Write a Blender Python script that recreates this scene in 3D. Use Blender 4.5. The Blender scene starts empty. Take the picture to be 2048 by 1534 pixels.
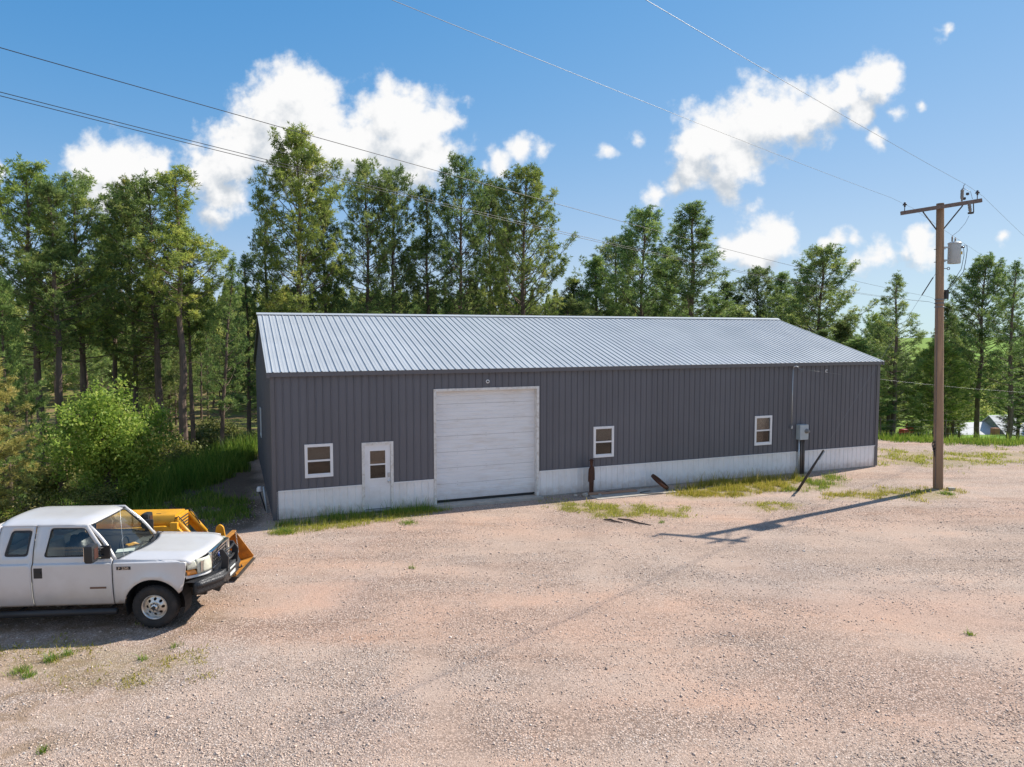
import bpy, bmesh, math, random
import numpy as np
from mathutils import Vector, Matrix
from mathutils.geometry import delaunay_2d_cdt

R = math.radians
scene = bpy.context.scene
col = scene.collection
random.seed(7)
rng = np.random.default_rng(7)

# ------------------------------------------------------------------ camera
CAM_H = 5.45
cam_d = bpy.data.cameras.new('camera')
cam = bpy.data.objects.new('camera', cam_d)
col.objects.link(cam)
cam.location = (0, 0, CAM_H)
cam.rotation_euler = (R(90 - 3.908), 0, 0)
cam_d.sensor_width = 36
cam_d.lens = 24.96
cam_d.clip_start = 0.1
cam_d.clip_end = 4000
scene.camera = cam

# ------------------------------------------------------------------ light
SUN_DIR = Vector((0.851 * math.cos(R(41)), 0.526 * math.cos(R(41)), math.sin(R(41)))).normalized()
sun_d = bpy.data.lights.new('sun', 'SUN')
sun_d.energy = 4.2
sun_d.angle = R(0.53)
sun_d.color = (1.0, 0.93, 0.82)
sun = bpy.data.objects.new('sun', sun_d)
col.objects.link(sun)
sun.rotation_euler = SUN_DIR.to_track_quat('Z', 'Y').to_euler()
sun.location = (30, 20, 40)

vs = scene.view_settings
vs.view_transform = 'Standard'
vs.look = 'None'
vs.gamma = 1.0
vs.use_curve_mapping = False
vs.exposure = 0.75

cy = scene.cycles
cy.max_bounces = 7; cy.diffuse_bounces = 4; cy.glossy_bounces = 3; cy.transmission_bounces = 4; cy.transparent_max_bounces = 8
cy.caustics_reflective = False; cy.caustics_refractive = False

# ------------------------------------------------------------------ world: sky + cumulus
world = bpy.data.worlds.new('World')
scene.world = world
world.use_nodes = True
wn = world.node_tree.nodes
wl = world.node_tree.links
wn.clear()

# cumulus heaps: (x/y, z/y, radius) as directions seen from the ground
CLOUDS = [(-.306,.332,.039),(-.334,.307,.042),(-.277,.307,.042),(-.299,.271,.063),(-.355,.271,.042),(-.390,.248,.039),
 (-.256,.263,.042),(-.228,.256,.042),(-.158,.313,.034),(-.144,.334,.022),(-.179,.291,.042),(-.123,.291,.040),
 (-.137,.263,.056),(-.108,.256,.030),(-.200,.263,.042),(-.418,.233,.034),(-.439,.248,.020),(-.404,.196,.028),(-.418,.167,.021),
 (-.559,.234,.036),(-.594,.230,.027),(-.531,.219,.043),(-.503,.233,.025),(-.573,.197,.028),(-.482,.237,.014),(-.71,.227,.018),
 (-.017,.244,.020),(.011,.251,.020),(.039,.251,.015),(-.045,.238,.011),(.163,.277,.0105),(.131,.252,.011),
 (.335,.299,.046),(.279,.269,.042),(.258,.247,.035),(.307,.247,.042),(.377,.291,.036),(.42,.306,.035),(.462,.325,.031),
 (.497,.351,.028),(.511,.362,.016),(.476,.306,.024),(.293,.218,.025),(.251,.226,.021),(.50,.270,.018),(.529,.306,.011),
 (.56,.321,.010),(.589,.41,.011),(.223,.204,.020),(.201,.189,.022),(.226,.222,.013),(.349,.131,.038),(.321,.124,.025),
 (.374,.138,.025),(.335,.110,.03),(.451,.138,.019),(.476,.134,.012),(.434,.131,.014),(.5,.110,.021),(.476,.104,.013),
 (.518,.117,.013),(.546,.118,.017),(.574,.123,.024),(.589,.127,.014),(.687,.131,.011)]

def cloud_group(nm, blobs):
    g = bpy.data.node_groups.new(nm, 'ShaderNodeTree')
    g.interface.new_socket('Vector', in_out='INPUT', socket_type='NodeSocketVector')
    g.interface.new_socket('Density', in_out='OUTPUT', socket_type='NodeSocketFloat')
    n, l = g.nodes, g.links
    gi = n.new('NodeGroupInput'); go = n.new('NodeGroupOutput')
    # small warp so the heaps are not round
    wz = n.new('ShaderNodeTexNoise'); wz.inputs['Scale'].default_value = 14; wz.inputs['Detail'].default_value = 3
    l.new(gi.outputs[0], wz.inputs['Vector'])
    wsc = n.new('ShaderNodeVectorMath'); wsc.operation = 'MULTIPLY_ADD'; wsc.inputs[1].default_value = (.07, .05, 0); wsc.inputs[2].default_value = (-.035, -.025, 0)
    l.new(wz.outputs['Color'], wsc.inputs[0])
    wa = n.new('ShaderNodeVectorMath'); wa.operation = 'ADD'
    l.new(gi.outputs[0], wa.inputs[0]); l.new(wsc.outputs[0], wa.inputs[1])
    cur = None
    for (a, e, r) in blobs:
        amp = 1.0 if r > .022 else .60 if r > .0135 else .34
        r = r * (1.14 if r > .022 else 1.35 if r > .0135 else 1.9)
        d = n.new('ShaderNodeVectorMath'); d.operation = 'DISTANCE'; d.inputs[1].default_value = (a, e, 0)
        l.new(wa.outputs[0], d.inputs[0])
        m = n.new('ShaderNodeMath'); m.operation = 'MULTIPLY_ADD'
        m.inputs[1].default_value = -1.0 / r; m.inputs[2].default_value = amp
        l.new(d.outputs['Value'], m.inputs[0])
        if cur is None:
            cur = m
        else:
            x = n.new('ShaderNodeMath'); x.operation = 'SMOOTH_MAX'; x.inputs[2].default_value = .35
            l.new(cur.outputs[0], x.inputs[0]); l.new(m.outputs[0], x.inputs[1]); cur = x
    nz = n.new('ShaderNodeTexNoise'); nz.inputs['Scale'].default_value = 30; nz.inputs['Detail'].default_value = 8
    nz.inputs['Roughness'].default_value = .58
    l.new(gi.outputs[0], nz.inputs['Vector'])
    s = n.new('ShaderNodeMath'); s.operation = 'MULTIPLY_ADD'; s.inputs[1].default_value = 1.9; s.inputs[2].default_value = -.80
    l.new(nz.outputs['Fac'], s.inputs[0])
    cl = n.new('ShaderNodeMath'); cl.operation = 'MAXIMUM'; cl.inputs[1].default_value = -1.6
    l.new(cur.outputs[0], cl.inputs[0])
    ad = n.new('ShaderNodeMath'); ad.operation = 'ADD'
    l.new(cl.outputs[0], ad.inputs[0]); l.new(s.outputs[0], ad.inputs[1])
    l.new(ad.outputs[0], go.inputs[0])
    return g

SKY_STRENGTH = 0.135
def build_world():
    world.cycles.sampling_method = 'MANUAL'; world.cycles.sample_map_resolution = 512
    out = wn.new('ShaderNodeOutputWorld')
    sky = wn.new('ShaderNodeTexSky'); sky.sky_type = 'NISHITA'; sky.sun_disc = False
    sky.sun_elevation = R(41); sky.sun_rotation = math.atan2(0.851, 0.526)
    sky.altitude = 1300; sky.air_density = 1.0; sky.dust_density = 0.05; sky.ozone_density = 1.6
    grade = wn.new('ShaderNodeVectorMath'); grade.operation = 'MULTIPLY'; grade.inputs[1].default_value = SKY_TINT
    # the bright band near the horizon is held back per channel, as a camera's film curve does
    sx = wn.new('ShaderNodeSeparateXYZ'); wl.new(sky.outputs[0], sx.inputs[0])
    cxyz = wn.new('ShaderNodeCombineXYZ')
    for i_, (A_, B_, pw) in enumerate(((3.05, 9.3, 2), (5.9, 6.73, 1), (5.25, 2.98, 1))):
        src = sx.outputs[i_]
        if pw == 2:
            k = wn.new('ShaderNodeMath'); k.operation = 'MULTIPLY'; wl.new(src, k.inputs[0]); wl.new(src, k.inputs[1]); src = k.outputs[0]
        q = wn.new('ShaderNodeMath'); q.operation = 'ADD'; q.inputs[1].default_value = B_; wl.new(src, q.inputs[0])
        d_ = wn.new('ShaderNodeMath'); d_.operation = 'DIVIDE'; wl.new(src, d_.inputs[0]); wl.new(q.outputs[0], d_.inputs[1])
        m_ = wn.new('ShaderNodeMath'); m_.operation = 'MULTIPLY'; m_.inputs[1].default_value = A_; wl.new(d_.outputs[0], m_.inputs[0])
        wl.new(m_.outputs[0], cxyz.inputs[i_])
    wl.new(cxyz.outputs[0], grade.inputs[0])
    tc = wn.new('ShaderNodeTexCoord')
    sp = wn.new('ShaderNodeSeparateXYZ'); wl.new(tc.outputs['Generated'], sp.inputs[0])
    def math_(op, a, b_=None, c=None):
        k = wn.new('ShaderNodeMath'); k.operation = op
        for i_, v in enumerate((a, b_, c)):
            if v is None: continue
            if isinstance(v, (int, float)): k.inputs[i_].default_value = v
            else: wl.new(v, k.inputs[i_])
        return k.outputs[0]
    my = math_('MAXIMUM', sp.outputs['Y'], .02)
    ax = math_('DIVIDE', sp.outputs['X'], my); ez = math_('DIVIDE', sp.outputs['Z'], my)
    cb = wn.new('ShaderNodeCombineXYZ'); wl.new(ax, cb.inputs[0]); wl.new(ez, cb.inputs[1])
    def bgnode(colsock):
        bg = wn.new('ShaderNodeBackground'); bg.inputs['Strength'].default_value = SKY_STRENGTH
        wl.new(colsock, bg.inputs['Color']); return bg.outputs[0]
    def cloudy(nm, blobs):
        grp = cloud_group(nm, blobs)
        d0 = wn.new('ShaderNodeGroup'); d0.node_tree = grp; wl.new(cb.outputs[0], d0.inputs[0])
        off = wn.new('ShaderNodeVectorMath'); off.operation = 'ADD'; off.inputs[1].default_value = (.016, .040, 0)
        wl.new(cb.outputs[0], off.inputs[0])
        d1 = wn.new('ShaderNodeGroup'); d1.node_tree = grp; wl.new(off.outputs[0], d1.inputs[0])
        al = wn.new('ShaderNodeMapRange'); al.interpolation_type = 'SMOOTHSTEP'
        al.inputs['From Min'].default_value = -.14; al.inputs['From Max'].default_value = .62
        wl.new(d0.outputs[0], al.inputs['Value'])
        sub = math_('SUBTRACT', d1.outputs[0], d0.outputs[0])
        sh = wn.new('ShaderNodeMapRange'); sh.interpolation_type = 'SMOOTHSTEP'
        sh.inputs['From Min'].default_value = -.35; sh.inputs['From Max'].default_value = .75
        wl.new(sub, sh.inputs['Value'])
        cc = wn.new('ShaderNodeMix'); cc.data_type = 'RGBA'
        cc.inputs['A'].default_value = CLOUD_LIT; cc.inputs['B'].default_value = CLOUD_SHADE
        wl.new(sh.outputs[0], cc.inputs['Factor'])
        mx = wn.new('ShaderNodeMix'); mx.data_type = 'RGBA'
        wl.new(al.outputs[0], mx.inputs['Factor']); wl.new(grade.outputs[0], mx.inputs['A']); wl.new(cc.outputs['Result'], mx.inputs['B'])
        return bgnode(mx.outputs['Result'])
    def mixs(f, a, b_):
        k = wn.new('ShaderNodeMixShader'); wl.new(f, k.inputs[0]); wl.new(a, k.inputs[1]); wl.new(b_, k.inputs[2]); return k.outputs[0]
    # each bank of clouds is evaluated only inside its own part of the sky
    def inside(x0, x1, z0, z1):
        f = math_('MULTIPLY', math_('GREATER_THAN', ax, x0), math_('LESS_THAN', ax, x1))
        f = math_('MULTIPLY', f, math_('MULTIPLY', math_('GREATER_THAN', ez, z0), math_('LESS_THAN', ez, z1)))
        return math_('MULTIPLY', f, math_('GREATER_THAN', sp.outputs['Y'], .05))
    plain = bgnode(grade.outputs[0])
    banks = {}
    for c in CLOUDS:
        k = 0 if c[0] < -.45 else 1 if c[0] < .09 else 2 if (c[0] < .31) else 3
        banks.setdefault(k, []).append(c)
    edges = [-.9, -.455, .10, .315, .85]
    # scattered cumulus behind the camera, unseen, added to lift the ambient light
    zz = math_('ADD', math_('ABSOLUTE', sp.outputs['Z']), .22)
    pc = wn.new('ShaderNodeVectorMath'); pc.operation = 'DIVIDE'; wl.new(tc.outputs['Generated'], pc.inputs[0])
    zc3 = wn.new('ShaderNodeCombineXYZ')
    for i_ in range(3): wl.new(zz, zc3.inputs[i_])
    wl.new(zc3.outputs[0], pc.inputs[1])
    gn = wn.new('ShaderNodeTexNoise'); gn.inputs['Scale'].default_value = 2.3; gn.inputs['Detail'].default_value = 6; gn.inputs['Roughness'].default_value = .55
    wl.new(pc.outputs[0], gn.inputs['Vector'])
    ga = wn.new('ShaderNodeMapRange'); ga.interpolation_type = 'SMOOTHSTEP'; ga.inputs['From Min'].default_value = .50; ga.inputs['From Max'].default_value = .60
    wl.new(gn.outputs['Fac'], ga.inputs['Value'])
    gmx = wn.new('ShaderNodeMix'); gmx.data_type = 'RGBA'; gmx.inputs['B'].default_value = CLOUD_LIT
    wl.new(ga.outputs[0], gmx.inputs['Factor']); wl.new(grade.outputs[0], gmx.inputs['A'])
    behind = math_('MULTIPLY', math_('LESS_THAN', sp.outputs['Y'], .05), math_('GREATER_THAN', sp.outputs['Z'], .0))
    cur = mixs(behind, plain, bgnode(gmx.outputs['Result']))
    for k in range(4):
        lo, hi = edges[k], edges[k + 1]
        bl = [c for c in CLOUDS if lo - c[2] * 1.6 - .05 < c[0] < hi + c[2] * 1.6 + .05]
        cur = mixs(inside(lo, hi, .05, .47), cur, cloudy('cloud_bank_%d' % k, bl))
    wl.new(cur, out.inputs['Surface'])
SKY_TINT = (1, 1, 1)
CLOUD_LIT = (4.3, 4.3, 4.3, 1); CLOUD_SHADE = (2.5, 2.75, 3.05, 1)
build_world()

# ------------------------------------------------------------------ helpers
class MB:
    def __init__(s): s.v = []; s.f = []
    def add(s, vs_, fs_):
        o = len(s.v); s.v += [tuple(p) for p in vs_]; s.f += [tuple(i + o for i in f) for f in fs_]; return s
    def box(s, x0, x1, y0, y1, z0, z1, bev=0.0, M=None):
        if bev <= 0:
            vs_ = [(x, y, z) for x in (x0, x1) for y in (y0, y1) for z in (z0, z1)]
            fs_ = [(0, 1, 3, 2), (4, 6, 7, 5), (0, 4, 5, 1), (2, 3, 7, 6), (0, 2, 6, 4), (1, 5, 7, 3)]
        else:
            bm = bmesh.new(); bmesh.ops.create_cube(bm, size=1)
            for v in bm.verts:
                v.co = Vector((x0 + (v.co.x + .5) * (x1 - x0), y0 + (v.co.y + .5) * (y1 - y0), z0 + (v.co.z + .5) * (z1 - z0)))
            bmesh.ops.bevel(bm, geom=bm.edges[:], offset=bev, segments=2, affect='EDGES', profile=.6)
            bm.verts.ensure_lookup_table()
            vs_ = [v.co.copy() for v in bm.verts]; fs_ = [[v.index for v in f.verts] for f in bm.faces]
            bm.free()
        if M is not None: vs_ = [M @ Vector(p) for p in vs_]
        return s.add(vs_, fs_)
    def tube(s, pts, rad, n=8, cap=True):
        pts = [Vector(p) for p in pts]
        if not hasattr(rad, '__len__'): rad = [rad] * len(pts)
        rings = []; prev = None
        for i, p in enumerate(pts):
            if i == 0: t = pts[1] - p
            elif i == len(pts) - 1: t = p - pts[i - 1]
            else: t = pts[i + 1] - pts[i - 1]
            t.normalize()
            if prev is None: a = t.orthogonal().normalized()
            else:
                a = prev - t * prev.dot(t)
                a = a.normalized() if a.length > 1e-6 else t.orthogonal().normalized()
            prev = a; b = t.cross(a)
            rings.append([p + (a * math.cos(2 * math.pi * k / n) + b * math.sin(2 * math.pi * k / n)) * rad[i] for k in range(n)])
        vs_ = [q for r in rings for q in r]; fs_ = []
        for i in range(len(pts) - 1):
            for k in range(n):
                fs_.append((i * n + k, i * n + (k + 1) % n, (i + 1) * n + (k + 1) % n, (i + 1) * n + k))
        if cap:
            fs_.append(tuple(reversed(range(n)))); o = (len(pts) - 1) * n; fs_.append(tuple(range(o, o + n)))
        return s.add(vs_, fs_)
    def lathe(s, prof, n=24, M=None, close=False):   # prof: (r, z) about Z
        vs_ = []; fs_ = []
        for (r, z) in prof:
            for k in range(n):
                a = 2 * math.pi * k / n; vs_.append(Vector((r * math.cos(a), r * math.sin(a), z)))
        m = len(prof)
        for i in range(m - 1 + (1 if close else 0)):
            for k in range(n):
                j = (i + 1) % m
                fs_.append((i * n + k, i * n + (k + 1) % n, j * n + (k + 1) % n, j * n + k))
        if M is not None: vs_ = [M @ p for p in vs_]
        return s.add(vs_, fs_)
    def prism(s, poly, d0, d1, M=None):   # 2D polygon (x,z) extruded along y
        n = len(poly)
        vs_ = [Vector((p[0], d0, p[1])) for p in poly] + [Vector((p[0], d1, p[1])) for p in poly]
        fs_ = [tuple(range(n)), tuple(reversed(range(n, 2 * n)))]
        for k in range(n):
            fs_.append((k, k + n, (k + 1) % n + n, (k + 1) % n))
        if M is not None: vs_ = [M @ p for p in vs_]
        return s.add(vs_, fs_)
    def build(s, name, mat, parent=None, smooth=False, angle=None, flip=False):
        me = bpy.data.meshes.new(name)
        me.from_pydata([tuple(p) for p in s.v], [], s.f)
        bm = bmesh.new(); bm.from_mesh(me)
        bmesh.ops.recalc_face_normals(bm, faces=bm.faces[:])
        bm.to_mesh(me); bm.free()
        me.materials.append(mat)
        if smooth or angle is not None:
            me.polygons.foreach_set('use_smooth', [True] * len(me.polygons))
            if angle is not None:
                try: me.set_sharp_from_angle(angle=R(angle))
                except Exception: pass
        o = bpy.data.objects.new(name, me); col.objects.link(o)
        if parent is not None: o.parent = parent
        return o

def np_mesh(name, V, F, mat, parent=None, attrs=None, smooth=False):
    """fast mesh from numpy arrays, F all triangles (n,3)"""
    me = bpy.data.meshes.new(name)
    V = np.ascontiguousarray(V, np.float32); F = np.ascontiguousarray(F, np.int32)
    k = F.shape[1]
    me.vertices.add(len(V)); me.vertices.foreach_set('co', V.ravel())
    me.loops.add(F.size); me.loops.foreach_set('vertex_index', F.ravel())
    me.polygons.add(len(F))
    me.polygons.foreach_set('loop_start', np.arange(0, F.size, k, dtype=np.int32))
    me.polygons.foreach_set('loop_total', np.full(len(F), k, np.int32))
    if smooth: me.polygons.foreach_set('use_smooth', np.ones(len(F), bool))
    for nm, arr in (attrs or {}).items():
        a = me.attributes.new(nm, 'FLOAT', 'POINT'); a.data.foreach_set('value', np.ascontiguousarray(arr, np.float32))
    me.update(calc_edges=True)
    if mat is not None: me.materials.append(mat)
    o = bpy.data.objects.new(name, me); col.objects.link(o)
    if parent is not None: o.parent = parent
    return o

def empty(name, loc=(0, 0, 0), rz=0.0):
    o = bpy.data.objects.new(name, None); col.objects.link(o)
    o.location = loc; o.rotation_euler = (0, 0, rz); o.empty_display_size = .3
    return o

def tag(o, label=None, cat=None, group=None, kind=None):
    if label: o['label'] = label
    if cat: o['category'] = cat
    if group: o['group'] = group
    if kind: o['kind'] = kind
    return o

def copy_tree(o, parent=None):
    c = o.copy(); col.objects.link(c)
    c.parent = parent
    for ch in o.children:
        copy_tree(ch, c)
    return c

# ------------------------------------------------------------------ materials
def new_mat(name):
    m = bpy.data.materials.new(name); m.use_nodes = True
    nt = m.node_tree; b = nt.nodes['Principled BSDF']
    return m, nt, nt.nodes, nt.links, b

def simple(name, colr, rough=.5, metal=0.0, var=.12, scale=6.0, bump=0.0, bscale=60, coat=0.0, spec=.5, dirt=None, dirt_amt=.3, stretch=(1, 1, 1), dscale=2.2, dlo=.48, ovar=0.0):
    m, nt, n, l, b = new_mat(name)
    tc = n.new('ShaderNodeTexCoord'); mp = n.new('ShaderNodeMapping'); mp.inputs['Scale'].default_value = stretch
    l.new(tc.outputs['Object'], mp.inputs[0])
    nz = n.new('ShaderNodeTexNoise'); nz.inputs['Scale'].default_value = scale; nz.inputs['Detail'].default_value = 6
    l.new(mp.outputs[0], nz.inputs['Vector'])
    mr = n.new('ShaderNodeMapRange'); mr.inputs['From Min'].default_value = .25; mr.inputs['From Max'].default_value = .75
    mr.inputs['To Min'].default_value = 1 - var; mr.inputs['To Max'].default_value = 1 + var
    l.new(nz.outputs['Fac'], mr.inputs['Value'])
    mu = n.new('ShaderNodeVectorMath'); mu.operation = 'SCALE'; mu.inputs[0].default_value = colr[:3]
    l.new(mr.outputs[0], mu.inputs['Scale'])
    src = mu.outputs[0]
    if ovar:
        oi = n.new('ShaderNodeObjectInfo'); ro = n.new('ShaderNodeMapRange'); ro.inputs['To Min'].default_value = 1 - ovar; ro.inputs['To Max'].default_value = 1 + ovar
        l.new(oi.outputs['Random'], ro.inputs['Value']); m2 = n.new('ShaderNodeVectorMath'); m2.operation = 'SCALE'
        l.new(src, m2.inputs[0]); l.new(ro.outputs[0], m2.inputs['Scale']); src = m2.outputs[0]
    if dirt is not None:
        n2 = n.new('ShaderNodeTexNoise'); n2.inputs['Scale'].default_value = dscale; n2.inputs['Detail'].default_value = 8; n2.inputs['Roughness'].default_value = .65
        l.new(mp.outputs[0], n2.inputs['Vector'])
        r2 = n.new('ShaderNodeMapRange'); r2.inputs['From Min'].default_value = dlo; r2.inputs['From Max'].default_value = .72
        r2.inputs['To Max'].default_value = dirt_amt
        l.new(n2.outputs['Fac'], r2.inputs['Value'])
        mx = n.new('ShaderNodeMix'); mx.data_type = 'RGBA'; mx.inputs['B'].default_value = (*dirt, 1)
        l.new(r2.outputs[0], mx.inputs['Factor']); l.new(src, mx.inputs['A']); src = mx.outputs['Result']
    l.new(src, b.inputs['Base Color'])
    b.inputs['Metallic'].default_value = metal
    rr = n.new('ShaderNodeMapRange'); rr.inputs['To Min'].default_value = max(0, rough - .08); rr.inputs['To Max'].default_value = min(1, rough + .08)
    l.new(nz.outputs['Fac'], rr.inputs['Value']); l.new(rr.outputs[0], b.inputs['Roughness'])
    b.inputs['Specular IOR Level'].default_value = spec
    if coat: b.inputs['Coat Weight'].default_value = coat; b.inputs['Coat Roughness'].default_value = .06
    if bump:
        nb = n.new('ShaderNodeTexNoise'); nb.inputs['Scale'].default_value = bscale; nb.inputs['Detail'].default_value = 4
        l.new(mp.outputs[0], nb.inputs['Vector'])
        bp = n.new('ShaderNodeBump'); bp.inputs['Strength'].default_value = bump; bp.inputs['Distance'].default_value = .02
        l.new(nb.outputs['Fac'], bp.inputs['Height']); l.new(bp.outputs[0], b.inputs['Normal'])
    return m

def glass_mat(name, refl=.12, tint=(.75, .8, .78)):
    m, nt, n, l, b = new_mat(name); n.remove(b)
    out = n['Material Output']
    tr = n.new('ShaderNodeBsdfTransparent'); tr.inputs[0].default_value = (*tint, 1)
    gl = n.new('ShaderNodeBsdfGlossy'); gl.inputs['Roughness'].default_value = .02; gl.inputs[0].default_value = (.95, .97, 1, 1)
    fr = n.new('ShaderNodeFresnel'); fr.inputs[0].default_value = 1.5
    ad = n.new('ShaderNodeMath'); ad.operation = 'ADD'; ad.use_clamp = True; ad.inputs[1].default_value = refl
    l.new(fr.outputs[0], ad.inputs[0])
    mx = n.new('ShaderNodeMixShader'); l.new(ad.outputs[0], mx.inputs[0]); l.new(tr.outputs[0], mx.inputs[1]); l.new(gl.outputs[0], mx.inputs[2])
    l.new(mx.outputs[0], out.inputs['Surface'])
    return m

def leaf_mat(name, dark, light, yellow, trans=.35, rough=.55, objvar=.25, island=False):
    m, nt, n, l, b = new_mat(name); out = n['Material Output']
    if island:
        g = n.new('ShaderNodeNewGeometry'); fac = g.outputs['Random Per Island']
    else:
        at = n.new('ShaderNodeAttribute'); at.attribute_name = 'tint'; fac = at.outputs['Fac']
    cr = n.new('ShaderNodeValToRGB')
    e = cr.color_ramp.elements
    e[0].position = 0; e[0].color = (*dark, 1); e[1].position = 1; e[1].color = (*yellow, 1)
    mid = e.new(.55); mid.color = (*light, 1)
    l.new(fac, cr.inputs[0])
    oi = n.new('ShaderNodeObjectInfo')
    hs = n.new('ShaderNodeHueSaturation')
    mr = n.new('ShaderNodeMapRange'); mr.inputs['To Min'].default_value = 1 - objvar; mr.inputs['To Max'].default_value = 1 + objvar
    l.new(oi.outputs['Random'], mr.inputs['Value']); l.new(mr.outputs[0], hs.inputs['Value'])
    mh = n.new('ShaderNodeMapRange'); mh.inputs['To Min'].default_value = .485; mh.inputs['To Max'].default_value = .515
    m7 = n.new('ShaderNodeMath'); m7.operation = 'MULTIPLY'; m7.inputs[1].default_value = 7.31
    fr = n.new('ShaderNodeMath'); fr.operation = 'FRACT'
    l.new(oi.outputs['Random'], m7.inputs[0]); l.new(m7.outputs[0], fr.inputs[0]); l.new(fr.outputs[0], mh.inputs['Value']); l.new(mh.outputs[0], hs.inputs['Hue'])
    mc = n.new('ShaderNodeMix'); mc.data_type = 'RGBA'; mc.blend_type = 'MULTIPLY'; mc.inputs['Factor'].default_value = 1.0
    l.new(cr.outputs[0], mc.inputs['A']); l.new(oi.outputs['Color'], mc.inputs['B'])
    l.new(mc.outputs['Result'], hs.inputs['Color'])
    l.new(hs.outputs[0], b.inputs['Base Color']); b.inputs['Roughness'].default_value = rough
    b.inputs['Specular IOR Level'].default_value = .35
    tr = n.new('ShaderNodeBsdfTranslucent'); l.new(hs.outputs[0], tr.inputs[0])
    mx = n.new('ShaderNodeMixShader'); mx.inputs[0].default_value = trans
    l.new(b.outputs[0], mx.inputs[1]); l.new(tr.outputs[0], mx.inputs[2]); l.new(mx.outputs[0], out.inputs['Surface'])
    return m

M = {}
M['siding'] = simple('charcoal_siding', (.122, .124, .142), .42, var=.07, scale=.7, spec=.4, ovar=.05, bump=.12, bscale=2.2)
M['trim'] = simple('charcoal_trim', (.112, .11, .122), .4, var=.05, scale=2)
M['wainscot'] = simple('white_ribbed_steel', (.82, .82, .83), .4, var=.04, scale=1.5, dirt=(.50, .43, .36), dirt_amt=.22)
M['roof'] = simple('light_grey_roof_steel', (.43, .45, .47), .42, metal=.05, var=.06, scale=.8, ovar=.03, bump=.10, bscale=2.0)
M['white'] = simple('white_vinyl', (.78, .78, .79), .4, var=.04, scale=3)
M['door_white'] = simple('white_painted_door', (.76, .77, .79), .4, var=.05, scale=2, dirt=(.45, .40, .34), dirt_amt=.25)
M['door_frame'] = simple('weathered_white_frame', (.72, .71, .69), .5, var=.08, scale=4, dirt=(.35, .28, .22), dirt_amt=.6, dscale=9)
M['overhead'] = simple('white_overhead_steel', (.76, .77, .79), .42, var=.05, scale=1.5, dirt=(.5, .40, .30), dirt_amt=.28, stretch=(.6, 1, 2.5))
M['dark'] = simple('dark_void', (.015, .015, .016), .8)
M['concrete'] = simple('concrete', (.42, .38, .33), .85, var=.15, scale=5, bump=.3, dirt=(.25, .19, .15), dirt_amt=.5)
M['glass'] = glass_mat('window_glass', .06, (.5, .5, .47))
M['screen'] = glass_mat('screened_glass', .015, (.4, .4, .38))
M['steel'] = simple('galvanised_steel', (.45, .48, .5), .4, metal=.6, var=.1, scale=10)
M['meter'] = simple('grey_meter_paint', (.42, .47, .50), .45, var=.06, scale=8)
M['pipe'] = simple('brown_grey_conduit', (.11, .09, .08), .5, var=.15, scale=10)
M['wood'] = simple('pole_wood', (.33, .215, .135), .85, var=.35, scale=9, bump=.6, bscale=40, stretch=(1, 1, .06), dirt=(.15, .085, .05), dirt_amt=.7)
M['wood_grey'] = simple('grey_crossarm_wood', (.17, .13, .115), .85, var=.3, scale=12, bump=.4, bscale=50)
M['porcelain'] = simple('dark_insulator', (.045, .04, .045), .25)
M['insul_grey'] = simple('grey_polymer', (.22, .21, .20), .5)
M['tank'] = simple('transformer_grey', (.42, .46, .48), .45, var=.06, scale=5)
M['cable'] = simple('black_cable', (.02, .02, .022), .5)
M['wire'] = simple('aluminium_wire', (.20, .21, .22), .5, metal=.3)
M['rust'] = simple('rusty_steel', (.085, .032, .016), .85, var=.4, scale=14, bump=.5, bscale=50, dirt=(.028, .014, .01), dirt_amt=.8)
M['plank'] = simple('reddish_plank', (.36, .21, .14), .8, var=.2, scale=8, bump=.3, stretch=(.1, 1, 1))
M['stone'] = simple('pale_rock', (.42, .37, .32), .9, var=.25, scale=9, bump=.5)
M['black_plastic'] = simple('black_plastic', (.022, .022, .024), .5)
M['paint'] = simple('silver_white_paint', (.64, .62, .615), .32, var=.03, scale=2.5, coat=.5, metal=.12, dirt=(.42, .36, .31), dirt_amt=.2)
M['rubber'] = simple('tyre_rubber', (.022, .021, .021), .8, var=.25, scale=9, bump=.5, bscale=70, dirt=(.10, .075, .06), dirt_amt=.35, dscale=5)
M['chrome'] = simple('chrome', (.72, .71, .70), .16, metal=1.0, var=.1, scale=12)
M['rim'] = simple('brushed_rim', (.62, .60, .57), .3, metal=.9, var=.15, scale=14)
M['auto_glass'] = glass_mat('auto_glass', .02, (.90, .95, .93))
M['lens'] = simple('aged_headlamp_lens', (.62, .61, .50), .2, var=.1, scale=20, coat=.5)
M['amber'] = simple('amber_lens', (.75, .26, .03), .25, coat=.5)
M['seat'] = simple('tan_seat_fabric', (.52, .46, .37), .85)
M['interior'] = simple('grey_interior', (.12, .12, .115), .7)
M['bag'] = simple('black_bag', (.012, .012, .016), .45, bump=.4, bscale=20)
M['paper'] = simple('paper', (.65, .68, .66), .7)
M['yellow'] = simple('loader_yellow_paint', (.68, .33, .018), .45, var=.1, scale=4, dirt=(.22, .10, .03), dirt_amt=.45)
M['bucket'] = simple('worn_bucket_orange', (.52, .225, .025), .6, var=.25, scale=5, dirt=(.085, .045, .025), dirt_amt=.95, dlo=.40, dscale=3.2)
M['grime'] = simple('greasy_iron', (.05, .04, .032), .7, var=.4, scale=15)
M['diamond'] = simple('tread_plate', (.045, .046, .05), .4, metal=.5, var=.2, scale=30, bump=.6, bscale=45)
M['bark'] = simple('pine_bark', (.15, .105, .082), .9, var=.4, scale=5, bump=.8, bscale=16, stretch=(1, 1, .3))
M['twig'] = simple('grey_twig', (.10, .075, .06), .9, var=.3, scale=10)
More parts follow.
